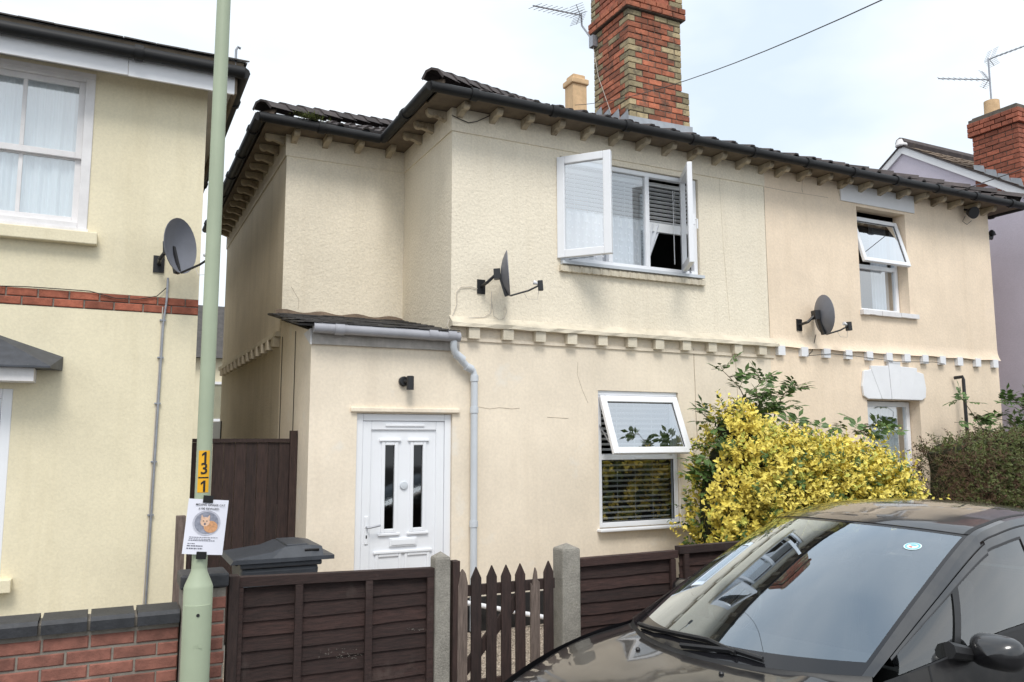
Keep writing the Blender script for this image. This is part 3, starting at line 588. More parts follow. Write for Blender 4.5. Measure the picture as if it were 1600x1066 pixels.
# lead flashing
fz = lambda y: EZ + TP*(y-7.31) + .03
fm = MB(); fm.prism([(CHX0-.03,CHY0-.012,fz(CHY0)-.02),(CHX1+.15,CHY0-.012,fz(CHY0)-.02),(CHX1+.15,CHY0-.012,fz(CHY0)+.16),(CHX0-.03,CHY0-.012,fz(CHY0)+.14)], (0,-.006,0))
fm.prism([(CHX0-.05,CHY0-.02,fz(CHY0)+.05),(CHX1+.17,CHY0-.02,fz(CHY0)+.05),(CHX1+.17,CHY0-.2,fz(CHY0-.2)+.045),(CHX0-.05,CHY0-.2,fz(CHY0-.2)+.045)], (0,0,.006))
for i in range(4):
    ya = CHY0 + i*.21; fm.prism([(CHX0-.006,ya,fz(ya)-.02),(CHX0-.006,ya+.21,fz(ya+.21)-.02),(CHX0-.006,ya+.21,fz(ya+.21)+.10),(CHX0-.006,ya+.03,fz(ya)+.24)], (-.005,0,0))
fm.build('lead_flashing', 'lead', chim)
# cracks on the wall
def crackline(name, pts, Y, parent, r=.0022, mt='crack'):
    MB().tube([onY(px, py, Y) for px, py in pts], r, 4).build(name, mt, parent)
crackline('crack', [(1084,545),(1084.5,570),(1086,600),(1087,640),(1090,690)], F-.001, HL, .004)
crackline('crack', [(748,636),(765,639),(780,637),(800,639),(812,638)], F-.001, HL)
crackline('crack', [(855,652),(872,653),(888,654)], F-.001, HL); crackline('crack', [(903,566),(902,585),(910,610),(919,630)], F-.001, HL, .0015)
crackline('crack', [(455,448),(462,460),(467,468),(466,484)], S2-.001, HL, .0016)
crackline('render_joint', [(1121,246),(1125,300),(1130,380),(1140,500)], F-.001, HL, .003, 'trim_cream')

a_ = onX(334, 660, XL-.012); b_ = onX(344, 694, XL-.012)
MB().box(XL-.02, XL+.02, min(a_.y,b_.y), max(a_.y,b_.y), b_.z, a_.z).build('side_window', 'black_plastic', HL)
# ============================================================ right half: peach rendered attached house
HR = empty('attached_house', (XP, F, 0), 'peach rendered attached house with white keystone lintel behind the yellow shrub', 'house')
RW_ = (9.045, 10.02, 3.59, 5.05); GW = (9.06, 10.10, .62, 2.40)
mb = MB(); wallY(mb, XP, XR, 3.0, 5.35, F, [RW_], .2); mb.build('upper_wall', 'peach_render', HR)
mb = MB(); wallY(mb, XP, XR, 0, 3.0, F, [GW], .2); mb.build('lower_wall', 'peach_render', HR)
mb = MB(); mb.quad((XR,F,0),(XR,14.3,0),(XR,14.3,5.35),(XR,F,5.35)); mb.build('side_wall', 'peach_render', HR)
mb = MB(); mb.quad((XP,14.3,0),(XR,14.3,0),(XR,14.3,5.35),(XP,14.3,5.35)); mb.quad((XP,F,0),(XR,F,0),(XR,14.3,0),(XP,14.3,0)); mb.quad((XP+.01,F+3,0),(XR,F+3,0),(XR,F+3,5.35),(XP+.01,F+3,5.35)); mb.build('inner_wall', 'dark_room', HR)
rf = MB(); RX = XR+.33; hxr = RX-(RY-A0[1])
rf.quad((XP,A0[1],EZ),(RX,A0[1],EZ),(hxr,RY,RZ),(XP,RY,RZ)); rf.quad((RX,A0[1],EZ),(RX,2*RY-A0[1],EZ),(hxr,RY,RZ)); rf.quad((RX,2*RY-A0[1],EZ),(XP,2*RY-A0[1],EZ),(XP,RY,RZ),(hxr,RY,RZ))
roofr = rf.build('roof', 'tile_dark', HR)
tl = MB(); slope_tiles(tl, (XP,A0[1],EZ), (1,0,0), (0,1,0), RX-XP, lambda u, v: u < RX-XP-v-.05 and v < RY-A0[1], roll=.04); tl.build('roof_tiles', 'tile_dark', roofr, kind='stuff')
hip_line(roofr, (RX+.02, A0[1]-.02, EZ+.03), (hxr, RY, RZ+.03)); hip_line(roofr, (XP, RY, RZ+.02), (hxr, RY, RZ+.02))
gutter([(XP+.002,7.25,GZ-.01),(RX+.12,7.25,GZ+.0)], HR, brk=.75); gutter([(RX+.06,7.30,GZ),(RX+.06,14.2,GZ)], HR)
so = MB(); so.box(XP, RX, 7.32, F, 5.348, 5.365); so.box(XR, RX, F, 14.3, 5.348, 5.365); so.build('soffit', 'soffit', HR)
for i in range(12): inst('eave_bracket', BF, V(XP+.22+i*.378, F-.001, 5.343), HR)
MB().box(XP+.002, RX, 7.29, 7.31, 5.35, 5.445).build('eave_board', 'gutter_black', HR)
dmw = MB().box(-.058, .058, -.055, .0, -.06, .06).mesh('dentil', 'white_paint')
for p in (1220, 1256, 1291, 1325, 1357.5, 1388, 1416, 1444, 1471, 1498, 1526, 1553): inst('dentil', dmw, V(onY(p, 560, F-.03).x, F-.001, 2.985), HR)
cv = MB(); cv.sheet(lambda u, v: V(XP+.05 + u*(XR-XP-.05), F - .001 - .045*(1-v)**2, 3.03 + v*.16 + .006*math.sin(u*41)), 60, 5); cv.build('cove', 'peach_render', HR, smooth=True)
crackline('crack', [(1148,545),(1150,575),(1152,610),(1155,640)], F-.001, HR, .003)
MB().tube([(XP-.004,F-.001,5.09),(XP-.002,F-.001,4.2),(XP+.002,F-.001,3.12)], .004, 4).build('render_joint', 'crack', HR)
crackline('crack', [(1254,278),(1253,296),(1254,301)], F-.001, HR, .003); crackline('crack', [(1195,292),(1230,299),(1270,305),(1294,309)], F-.001, HR, .002); crackline('crack', [(1306,287),(1310,300),(1314,312)], F-.001, HR, .002)
MB().box(8.74, 10.21, F-.02, F, 5.09, 5.335).build('window_lintel', 'white_paint', HR)
# upstairs window
yw = F+.16; x0, x1, z0, z1 = RW_[0]+.01, RW_[1]-.01, RW_[2]+.03, RW_[3]-.09
wf = MB(); frameY(wf, x0, x1, z0, z1, yw, .055, .065); wf.box(x0+.055, x1-.055, yw+.001, yw+.064, 4.235, 4.295); wr = wf.build('top_hung_window', 'upvc', HR, bevel=.005)
pane(wr, [(x0+.05,yw+.03,z0+.05),(x1-.05,yw+.03,z0+.05),(x1-.05,yw+.03,4.24),(x0+.05,yw+.03,4.24)])
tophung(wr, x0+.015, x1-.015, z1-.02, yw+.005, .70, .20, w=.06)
sm_ = MB(); rs = random.Random(6)
for i in range(9): sm_.box(RW_[0]-.03+i*.125, RW_[0]-.03+i*.125+.122, F-.05-rs.uniform(0,.012), F+.15, RW_[2]-.035-rs.uniform(0,.012), RW_[2]+.02)
sm_.build('sill', 'old_white', wr)
cu = MB(); cu.sheet(lambda u, v: V(9.62 + u*.36, yw+.13 + .02*math.sin(u*34), z0+.03 + v*(z1-z0-.05)), 40, 4); k = cu.build('net_curtain', 'lace', None, smooth=True); tag(k, 'white lace curtain in the upstairs window of the peach house', 'curtain')
# ground floor window with keystone lintel
yw = F+.16; x0, x1, z0, z1 = GW[0]+.01, GW[1]-.01, GW[2]+.03, GW[3]-.01
wf = MB(); frameY(wf, x0, x1, z0, z1, yw, .07, .065); wf.box(x0+.07, x1-.07, yw+.001, yw+.064, 1.46, 1.53); wg = wf.build('sash_window', 'upvc', HR, bevel=.005)
pane(wg, [(x0+.06,yw+.03,1.52),(x1-.06,yw+.03,1.52),(x1-.06,yw+.03,z1-.06),(x0+.06,yw+.03,z1-.06)]); pane(wg, [(x0+.06,yw+.03,z0+.06),(x1-.06,yw+.03,z0+.06),(x1-.06,yw+.03,1.47),(x0+.06,yw+.03,1.47)])
MB().box(GW[0]-.08, GW[1]+.08, F-.08, F+.16, GW[2]-.09, GW[2]+.02).build('sill', 'white_paint', wg)
cu = MB(); cu.sheet(lambda u, v: V(x0+.08 + u*(x1-x0-.16), yw+.14 + .018*math.sin(u*50), 1.5 + v*.80), 70, 4); k = cu.build('net_curtain', 'net', None, smooth=True); tag(k, 'grey net curtain in the ground floor window below the keystone lintel', 'curtain')
bl = MB(); cb = (GW[0]+GW[1])/2
KS = [((-.64,2.60),(-.60,2.80),(-.38,2.84),(-.28,2.43),(-.54,2.43),(-.62,2.47)), ((-.46,2.82),(-.46,2.875),(-.12,2.885),(-.09,2.43),(-.275,2.43)), ((-.115,2.88),(-.12,2.95),(.12,2.95),(.115,2.88),(.085,2.43),(-.085,2.43))]
lint = empty('keystone_lintel', (cb, F, 2.43)); lint.parent = HR; lint.location = V(cb, F, 2.43) - WL[HR.name]; WL[lint.name] = V(cb, F, 2.43)
for q, poly in enumerate(KS):
    for sg in ((1, -1) if q < 2 else (1,)):
        P = [(cb + .985*sg*x, F-.035-.006*q, z-.02) for x, z in poly]; P = P if sg > 0 else P[::-1]
        MB().prism(P, (0,.034+.006*q,0)).build('keystone' if q == 2 else 'voussoir', 'white_paint', lint, bevel=.006)
# ============================================================ satellite dishes
DA = math.atan2(-.44, .89)
def dish(name, loc, yaw, label, grp, scale=1., pole=None):
    t = empty(name, loc, label, 'satellite dish', grp, local=True, rotz=yaw)   # local +x = boresight in plan, wall behind
    el = math.radians(4); bx = V(math.cos(el), 0, math.sin(el)); up = V(-math.sin(el), 0, math.cos(el)); sd_ = V(0,1,0)
    cc = V(.16, 0, .12)*scale; a, b, dp = .215*scale, .27*scale, .085*scale
    f = MB(); n = 28
    def P(r, k, thick): th = 2*math.pi*k/n; return cc + sd_*(a*r*math.cos(th)) + up*(b*r*math.sin(th)) + bx*(dp*(r*r) - thick)
    for thick in (0, .008):
        f.v += [tuple(P(0, 0, thick))] + [tuple(P(r, k, thick)) for r in (.3,.6,.85,1.) for k in range(n)]
    m_ = 1 + 4*n
    for base in (0, m_):
        f.f += [(base, base+1+k, base+1+(k+1) % n) for k in range(n)] + [(base+1+r*n+k, base+1+(r+1)*n+k, base+1+(r+1)*n+(k+1) % n, base+1+r*n+(k+1) % n) for r in range(3) for k in range(n)]
    f.f += [(1+3*n+k, 1+3*n+(k+1) % n, m_+1+3*n+(k+1) % n, m_+1+3*n+k) for k in range(n)]
    f.build('reflector', 'dish_grey', t, smooth=True)
    bt = cc - up*b*.98 + bx*dp
    br = MB(); br.bar(cc - bx*.015*scale, bt - bx*.03, .05*scale, .03*scale, (0,1,0)); br.bar(bt - bx*.045, cc - bx*.03 + up*.03, .03*scale, .06*scale, (0,1,0)); br.obox(cc - bx*.05*scale, bx*.04*scale, sd_*.045*scale, up*.06*scale); br.build('back_bracket', 'black_plastic', t)
    lp = cc + bx*.42*scale - up*.17*scale
    MB().tube([bt, bt*.35 + lp*.65 - up*.015*scale, lp], .011*scale, 8).build('feed_arm', 'black_plastic', t)
    ln = MB(); ln.obox(lp + bx*.02 + up*.0, bx*.03*scale, sd_*.035*scale, up*.06*scale); lb = ln.build('receiver', 'black_plastic', t, bevel=.006)
    ax = (cc - lp).normalized(); MB().lathe([(.016*scale,0),(.02*scale,.03*scale),(.026*scale,.045*scale),(.026*scale,.06*scale),(0,.062*scale)], lp + up*.02, 12, tuple(ax)).build('feed_horn', 'white_paint', lb, smooth=True)
    wd = Matrix.Rotation(-yaw, 3, 'Z') @ V(0, 1, 0)
    wp = MB(); wp.tube([cc - bx*.06*scale, V(0,0,.02)*scale + wd*.02, V(0,0,0) + wd*.16], .019*scale, 8); e = wd.cross(V(0,0,1)); wp.obox(wd*.165, e*.045, V(0,0,.075), wd*.008); wp.build('wall_arm', 'black_plastic', t)
    MB().tube([lp - up*.04, lp - up*.14 - bx*.02, lp - up*.13 - bx*.12, lp - up*.05 - bx*.16], .003, 5).build('loop_cable', 'cable_pale', t)
    return t
p = onY(762, 441, F-.17); dish('satellite_dish', V(p.x, F-.17, p.z-.02), DA, 'dark satellite dish seen edge on left of the open upstairs casement', None, .88)
p = onY(1264, 503, F-.17); dish('satellite_dish', V(p.x, F-.17, p.z-.02), math.atan2(-.2,.98), 'grey satellite dish on the peach house above the white dentils', None, .95)
p = onY(250, 402, FL-.17); dish('satellite_dish', V(p.x, FL-.17, p.z-.03), math.atan2(-.72, .69), 'grey satellite dish on the yellow house beside the lamp post', None, .9)
# cables on the walls
def cable(name, pts, Y, mt, label=None, r=.004, parent=None):
    o = MB().tube([onY(px, py, Y) for px, py in pts], r, 5).build(name, mt, parent)
    if parent is None: tag(o, label, 'cable')
    return o
cable('cable', [(768,456),(768,480),(766,490),(756,496),(728,497),(708,503),(703,512),(709,522),(705,528)], F-.012, 'cable_pale', None, .004, HL)
cable('cable', [(746,451),(735,448),(720,449),(714,456),(714,476),(708,492),(700,503),(698,510),(707,520)], F-.012, 'cable_pale', None, .004, HL)
cable('cable', [(769,475),(772,494),(780,500),(788,497),(792,486),(789,479),(787,484)], F-.012, 'cable_pale', None, .003, HL)
cable('cable', [(706,180),(716,185),(732,192),(745,190),(765,181),(800,171)], F-.03, 'cable_dark', None, .005, HL)
cable('cable', [(1275,523),(1269,549),(1262,556)], F-.012, 'cable_dark', None, .004, HR)
cable('cable', [(1262,556),(1300,553),(1340,557),(1400,565),(1460,566),(1476,569)], F-.065, 'cable_dark', None, .004, HR)
cable('cable', [(437,516),(440,600),(440,690)], 7.75, 'cable_dark', None, .003, HL) if False else None
MB().tube([(XL-.008,9.0,3.0),(XL-.008,9.0,1.2)], .004, 5).build('cable', 'cable_dark', HL); MB().tube([(XL-.008,8.3,2.98),(XL-.008,8.3,1.2)], .004, 5).build('cable', 'cable_dark', HL)
# overhead wires
a = V(4.35, 7.22, 5.47); e_ = onY(1400, -10, 2.2)
o = MB().tube([a + (e_-a)*t - V(0,0,.35*4*t*(1-t)*.3) for t in [i/14 for i in range(15)]], .003, 5).build('telephone_wire', 'cable_dark'); tag(o, 'thin black overhead wire running past the tall brick chimney', 'wire')
a = onY(1497, 299, 7.2); e_ = onY(1690, 225, 5.0)
o = MB().tube([a, (a+e_)/2 - V(0,0,.03), e_], .006, 5).build('telephone_wire', 'cable_dark'); tag(o, 'thin overhead wire from the peach house eave towards the lilac house chimney', 'wire')
# wall light above the door
p = onY(633, 598, F)
t = empty('wall_light', (p.x, F, p.z-.06), 'small black wall spotlight above the white front door', 'wall light')
MB().lathe([(0,0),(.05,0),(.05,.03),(.04,.04),(0,.04)], (p.x-.02, F-.001, p.z+.01), 16, (0,-1,0)).build('wall_plate', 'black_plastic', t, smooth=True)
MB().tube([(p.x-.02,F-.035,p.z+.01),(p.x+.01,F-.075,p.z+.01)], .018, 8).build('arm', 'black_plastic', t)
MB().lathe([(.028,0),(.036,.0),(.036,.13),(.03,.135),(0,.135)], (p.x+.02, F-.095, p.z-.075), 16).build('lamp_shade', 'black_plastic', t, smooth=True)
# security light by the right-hand eave
p = onY(1517, 330, F-.1); t = empty('security_light', (p.x, F, p.z), 'black security light under the eave end of the peach house', 'security light')
MB().lathe([(.03,0),(.05,.02),(.085,.1),(.09,.13),(0,.13)], (p.x, F-.05, p.z+.0), 16, (-.2,-.9,-.35)).build('lamp_head', 'black_plastic', t, smooth=True); MB().tube([(p.x,F-.001,p.z+.05),(p.x,F-.07,p.z+.02)], .02, 8).build('arm', 'black_plastic', t)
MB().tube([onY(1508,338,F-.012), onY(1504,346,F-.012), onY(1511,351,F-.012), onY(1518,345,F-.012)], .003, 5).build('loop_cable', 'cable_dark', t)
p = onX(1546, 369, XR+.06); t = empty('wall_flue', (XR+.06, p.y, p.z-.05), 'small black flue on the end wall of the peach house', 'flue')
MB().tube([(XR,p.y,p.z-.03),(XR+.10,p.y,p.z-.03),(XR+.12,p.y,p.z+.02)], .03, 8).build('elbow', 'black_plastic', t, smooth=True); MB().lathe([(0,0),(.06,.0),(.045,.05),(.02,.08),(0,.08)], (XR+.12,p.y,p.z+.02), 12).build('cowl', 'black_plastic', t, smooth=True)
# black vent pipe and waste pipe
p = onY(1505, 590, 7.45)
o = MB().tube([(p.x-.04,7.56,p.z),(p.x-.01,7.45,p.z+.01),(p.x,7.45,p.z-.03),(p.x+.02,7.45,.0)], .024, 8).build('vent_pipe', 'black_plastic', None, smooth=True); tag(o, 'thin black vent pipe standing beside the clipped hedge', 'pipe')
a = onY(700, 930, 7.45); b_ = onY(890, 975, 7.3)
o = MB().tube([(a.x,7.48,.36),(b_.x,7.40,.05),(b_.x+.12,7.39,.0)], .024, 10).build('waste_pipe', 'upvc', None, smooth=True); tag(o, 'white plastic waste pipe sloping along the black plinth behind the gate', 'pipe')
# ============================================================ TV aerials
def yagi(b, root, tip, n, el_len, up):
    root = Vector(root); tip = Vector(tip); d = (tip-root); b.tube([root, tip], .010, 6); s = d.normalized().cross(Vector(up)).normalized()
    for i in range(n):
        q = root + d*((i+.6)/n); l = el_len*(1-.3*i/n)/2; b.tube([q-s*l, q+s*l], .004, 4)
    q = root + d*.02; u = Vector(up)
    for k in (-1, 1):
        for j in range(5): c_ = q + u*k*(.02+.03*j) + d.normalized()*(.02+.022*j); b.tube([c_-s*.11, c_+s*.11], .0035, 4)
        b.tube([q, q + u*k*.15 + d.normalized()*.11], .006, 5)
p0 = onX(905, 66, CHX0-.02); t = empty('tv_aerial', p0, 'grey rooftop aerial bracketed to the brick and buff chimney', 'aerial')
m0 = V(CHX0-.10, 8.75, p0.z)
b = MB(); mt_ = onX(924, 62, CHX0-.1); tp = onX(909, 40, CHX0-.12)
base = onX(925, 62, CHX0-.06); knee = onX(909, 40, CHX0-.09); hd_ = onX(908, 24, CHX0-.09)
b.tube([base, knee, hd_ + V(0,0,.03)], .014, 6); b.build('mast', 'galv', t)
b = MB(); tipp = hd_ + (onY(833, 9, hd_.y-.5) - hd_)*1.0; yagi(b, hd_, tipp, 10, .30, (0,0,1)); b.build('antenna', 'galv', t)
b = MB(); b.obox(base + V(.02,0,-.03), (.04,0,0), (0,.05,0), (0,0,.08)); b.build('wall_bracket', 'galv', t)
MB().tube([base, onX(935,120,CHX0-.015), onX(955,178,CHX0-.015)], .004, 5).build('cable', 'cable_pale', t)
# ============================================================ small cream stack behind the ridge
cs = empty('rear_chimney', (7.5, 12.5, 5.9), 'small cream rendered chimney behind the roof ridge beside the brick stack', 'chimney')
a = onY(884, 160, 12.5); b_ = onY(911, 160, 12.5); top = onY(897, 138, 12.5).z; cxx = (a.x+b_.x)/2; hw = (b_.x-a.x)/2*.78
MB().box(cxx-hw, cxx+hw, 12.3, 12.3+2*hw, 5.9, top).build('stack', 'cream_stack', cs)
MB().prism([(cxx-hw*1.25,12.3-hw*.25,top),(cxx+hw*1.25,12.3-hw*.25,top),(cxx+hw*1.25,12.3+2.25*hw,top),(cxx-hw*1.25,12.3+2.25*hw,top)], (0,0,.11)).build('cap', 'cream_stack', cs, bevel=.02)
MB().box(cxx-hw*.9, cxx+hw*.9, 12.3+.1*hw, 12.3+1.9*hw, top+.11, top+.2).build('cap_top', 'cream_stack', cs, bevel=.02)
# ============================================================ lilac gabled house on the right
LX = 12.95; HG = empty('gabled_house', (LX, 6.9, 0), 'lilac gable-ended house with white bargeboards and brick chimney', 'house')
ay, az = 9.78, 7.12; sl_ = .665; fy, by = 6.9, 2*9.78-6.9; ez = az - sl_*(ay-fy)
MB().quad((LX,fy,0),(LX,by,0),(LX,by,ez),(LX,ay,az),(LX,fy,ez)).build('gable_wall', 'lilac_render', HG)
MB().quad((LX,fy,0),(LX+7,fy,0),(LX+7,fy,ez),(LX,fy,ez)).build('front_wall', 'lilac_render', HG)
gb = MB(); gb.prism([(LX-.04,fy-.2,ez-sl_*.2),(LX-.04,ay,az),(LX-.04,ay,az+.14),(LX-.04,fy-.2,ez-sl_*.2+.14)], (.038,0,0)); gb.prism([(LX-.04,by+.2,ez-sl_*.2),(LX-.04,ay,az),(LX-.04,ay,az+.14),(LX-.04,by+.2,ez-sl_*.2+.14)], (.038,0,0)); gb.build('bargeboard', 'white_paint', HG)
rg = MB(); rg.prism([(LX-.06,fy-.25,ez-sl_*.25+.142),(LX-.06,ay,az+.142),(LX+7,ay,az+.142),(LX+7,fy-.25,ez-sl_*.25+.142)], (0,0,.03)); rg.prism([(LX-.06,by+.25,ez-sl_*.25+.142),(LX-.06,ay,az+.142),(LX+7,ay,az+.142),(LX+7,by+.25,ez-sl_*.25+.142)], (0,0,.03)); gro = rg.build('roof', 'tile_dark', HG)
TPo = (TP, CP, SP); TP = sl_; CP = 1/math.sqrt(1+TP*TP); SP = TP*CP
tl = MB(); slope_tiles(tl, (LX-.06,fy-.25,ez-sl_*.25+.165), (1,0,0), (0,1,0), 4, lambda u, v: v < ay-fy+.2, rise=.012, roll=.012); tl.build('roof_tiles', 'mortar_brown', gro, kind='stuff')
TP, CP, SP = TPo
MB().tube([(LX-.07,ay,az+.20),(LX+7,ay,az+.20)], .1, 8).build('ridge', 'tile_dark', gro)
MB().lathe([(.1,0),(.11,.02),(.07,.13),(0,.16)], (LX-.03, ay, az+.13), 10).build('finial', 'old_white', gro)
gy0, gy1, gx1 = 7.66, 8.44, LX+.95
gc = MB().box(LX+.012, gx1-.012, gy0+.012, gy1-.012, 5.4, 7.3).build('chimney', 'mortar_dark', HG)
stack_courses(gc, LX-.002, gx1, gy0, gy1, 5.72, 15, .083, 'brick_red', 'brick_red', 21)
stack_courses(gc, LX-.05, gx1+.05, gy0-.05, gy1+.05, 5.72+15*.083, 3, .083, 'brick_red', 'brick_red', 22)
MB().box(LX-.03, gx1+.03, gy0-.03, gy1+.03, 5.72+18*.083, 5.72+18*.083+.05).build('chimney_cap', 'mortar_dark', gc)
pz = 5.72+18*.083+.05
MB().lathe([(.125,0),(.12,.30),(.105,.30),(.105,.28)], (LX+.22, 8.2, pz), 16).build('chimney_pot', 'cream_stack', gc, smooth=True)
MB().lathe([(.05,0),(.07,.06),(.07,.1),(0,.12)], (LX+.45, 7.9, pz), 10).build('vent_cowl', 'lead', gc)
fm = MB()
for i in range(4):
    ya = gy0 - .02 + i*.2; zf = az - sl_*(ay-ya) + .2; fm.prism([(LX-.008,ya,zf-.02),(LX-.008,ya+.2,zf+sl_*.2-.02),(LX-.008,ya+.2,zf+sl_*.2+.06),(LX-.008,ya+.03,zf+.13)], (-.006,0,0))
fm.build('lead_flashing', 'lead', gc)
t = empty('tv_aerial', (LX+.22, 8.2, pz+.3), 'twin armed rooftop aerial standing on the lilac house chimney', 'aerial')
mz = onX(1533, 96, LX+.22).z; MB().tube([(LX+.22,8.2,pz+.05),(LX+.22,8.2,mz)], .016, 6).build('mast', 'galv', t)
q1 = V(LX+.22, 8.2, onX(1534, 130, LX+.22).z); q2 = V(LX+.22, 8.2, mz-.02)
def tipat(px, py, q, ln):
    d = ray(px, py); best = min((abs((V(*(d*t)) + V(0,0,CAMH) - q).length - ln), t) for t in np.linspace(10, 22, 1200)); return V(*(d*best[1])) + V(0,0,CAMH)
b = MB(); yagi(b, q1, tipat(1466, 123, q1, .95), 9, .28, (0,0,1)); b.build('antenna', 'galv', t)
b = MB(); yagi(b, q2, tipat(1612, 68, q2, 1.1), 9, .28, (0,0,1)); b.build('antenna', 'galv', t)
# ============================================================ yellow house on the left
YH = empty('detached_house', (-4, FL, 0), 'pale yellow rendered house with sash window and red brick band', 'house')
YX = .675; SW = (-1.31, -.245, 3.67, 5.06); BW = (-2.0, -.70, .80, 2.30)
mb = MB(); wallY(mb, -6, YX, 0, 2.99, FL, [BW], .12); mb.build('lower_wall', 'yellow_render', YH)
mb = MB(); wallY(mb, -6, YX, 3.135, 5.12, FL, [SW], .12); mb.build('upper_wall', 'yellow_render', YH)
mb = MB(); mb.quad((YX,FL,0),(YX,16,0),(YX,16,5.12),(YX,FL,5.12)); mb.build('side_wall', 'yellow_render', YH)
mb = MB(); mb.quad((-6,16,0),(YX,16,0),(YX,16,5.12),(-6,16,5.12)); mb.quad((-6,FL,0),(-6,16,0),(-6,16,5.12),(-6,FL,5.12)); mb.quad((-6,FL+2.5,0),(YX-.01,FL+2.5,0),(YX-.01,FL+2.5,5.1),(-6,FL+2.5,5.1)); mb.build('inner_wall', 'dark_room', YH)
band = MB().box(-6, YX-.004, FL+.004, FL+.1, 2.99, 3.135).build('brick_band', 'mortar', YH)
bmh = brick_mesh(.216, .1, .064, 'brick_red'); bhd = brick_mesh(.105, .1, .064, 'brick_red')
for c in range(2):
    x = YX - (.0 if c == 0 else .114)
    if c: inst('brick', bhd, V(YX-.0525, FL+.042, 3.099), band)
    while x > -2.2: inst('brick', bmh, V(x-.108, FL+.042, 3.028 + c*.071), band); x -= .228
# eaves: soffit, white fascia, gutter, roof
ov = .26; FY = FL-ov
MB().box(-6, YX+.2, FY, FL, 5.10, 5.12).build('soffit', 'old_white', YH); MB().box(YX, YX+.2, FL, 16, 5.10, 5.12).build('soffit', 'old_white', YH)
fa = MB(); fa.box(-6, .0, FY-.022, FY, 5.0, 5.16); fa.box(.004, YX+.2, FY-.022, FY, 4.995, 5.155); fa.build('fascia', 'white_paint', YH); MB().box(YX+.2, YX+.222, FY-.022, 16, 5.0, 5.16).build('fascia', 'soffit', YH)
gutter([(-6,FY-.085,5.19),(YX+.27,FY-.085,5.185)], YH, r=.054, brk=1.4); gutter([(YX+.27,FY-.085,5.185),(YX+.27,16,5.18)], YH, r=.054, brk=1.4)
MB().box(-6, YX+.27, FY-.03, FY+.01, 5.165, 5.30).build('eave_board', 'soffit', YH)
yr = MB(); e0 = 5.30; tp_ = .42; ry = 11.8; rz = e0 + tp_*(ry-FY); hx_ = YX+.30-(ry-FY)
yr.quad((-6,FY-.05,e0),(YX+.30,FY-.05,e0),(hx_,ry,rz),(-6,ry,rz)); yr.quad((YX+.30,FY-.05,e0),(YX+.30,16,e0),(hx_,ry,rz)); yro = yr.build('roof', 'slate', YH)
sl = MB(); rs = random.Random(9)
for j in range(4):
    for i in range(24):
        x0 = YX+.32 - (i+1)*.26 - (.13 if j % 2 else 0); yy = FY-.07 + j*.22; zz = e0 + tp_*(yy-FY+.05) + .01
        if x0+.25 > YX+.34 - j*.2: continue
        sl.prism([(x0,yy,zz+rs.uniform(0,.006)),(x0+.255,yy,zz+rs.uniform(0,.006)),(x0+.255,yy+.3,zz+tp_*.3),(x0,yy+.3,zz+tp_*.3)], (0,0,.012))
sl.build('slates', 'slate', yro, kind='stuff')
MB().tube([(YX+.2,FY-.02,5.25),(YX+.2,FY-.02,5.42),(YX+.215,FY-.02,5.45),(YX+.24,FY-.02,5.44)], .012, 6).build('hook', 'galv', yro)
# sash window
yw = FL+.02; x0, x1, z0, z1 = SW
wf = MB(); frameY(wf, x0, x1, z0, z1, yw-.035, .075, .09, .06); wf.box(x0, x1, yw-.05, yw-.035, z1-.05, z1); sw = wf.build('sash_window', 'old_white', YH, bevel=.006)
cxw = onY(35, 200, yw).x; zm = onY(60, 236, yw).z
for (za, zb, yo) in ((zm-.02, z1-.075, .0), (z0+.06, zm+.02, .035)):
    s_ = MB(); frameY(s_, x0+.075, x1-.075, za, zb, yw+yo, .05, .034, .055); s_.box(cxw-.016, cxw+.016, yw+yo+.002, yw+yo+.03, za+.055, zb-.05); so_ = s_.build('sash', 'old_white', sw, bevel=.004)
    for xa, xb in ((x0+.12, cxw-.014), (cxw+.014, x1-.12)): pane(so_, [(xa,yw+yo+.016,za+.05),(xb,yw+yo+.016,za+.05),(xb,yw+yo+.016,zb-.045),(xa,yw+yo+.016,zb-.045)])
MB().box(x0-.1, x1+.085, FL-.09, FL+.02, z0-.135, z0-.03).build('sill', 'yellow_render', sw, bevel=.008); MB().box(x0-.02, x1+.01, FL-.045, FL+.02, z0-.03, z0).build('sub_sill', 'old_white', sw)
cu = MB(); cu.sheet(lambda u, v: V(x0+.06 + u*(x1-x0-.12), yw+.085 + .012*math.sin(u*46) + .006*math.sin(u*131), z0+.05 + v*(z1-z0-.1)), 110, 4); k = cu.build('net_curtain', 'net', None, smooth=True); tag(k, 'pale net curtain hanging behind the sash window of the yellow house', 'curtain')
# ground floor window edge and canopy
wf = MB(); frameY(wf, *BW, FL+.005, .075, .09); bw = wf.build('window', 'upvc', YH, bevel=.006); pane(bw, [(BW[0],FL+.05,BW[2]),(BW[1],FL+.05,BW[2]),(BW[1],FL+.05,BW[3]),(BW[0],FL+.05,BW[3])])
MB().box(BW[0]-.1, BW[1]+.085, FL-.11, FL+.02, BW[2]-.1, BW[2]).build('sill', 'yellow_render', bw, bevel=.006)
cn = MB(); cn.add([(-2.3,FL-.001,2.80),(-.93,FL-.001,2.77),(-.36,FL-.001,2.575),(-.43,FL-.33,2.47),(-2.3,FL-.33,2.47),(-2.3,FL-.001,2.46),(-.36,FL-.001,2.46),(-.43,FL-.33,2.455),(-2.3,FL-.33,2.455)], [(0,1,3,4),(1,2,3),(3,2,6,7),(4,3,7,8),(8,7,6,5),(0,4,8,5)]); can = cn.build('canopy_roof', 'lead_dark', YH)
MB().box(-2.25, -.545, FL-.27, FL-.001, 2.35, 2.455).build('canopy_fascia', 'old_white', can)
cp = onY(262, 445, FL-.02).x
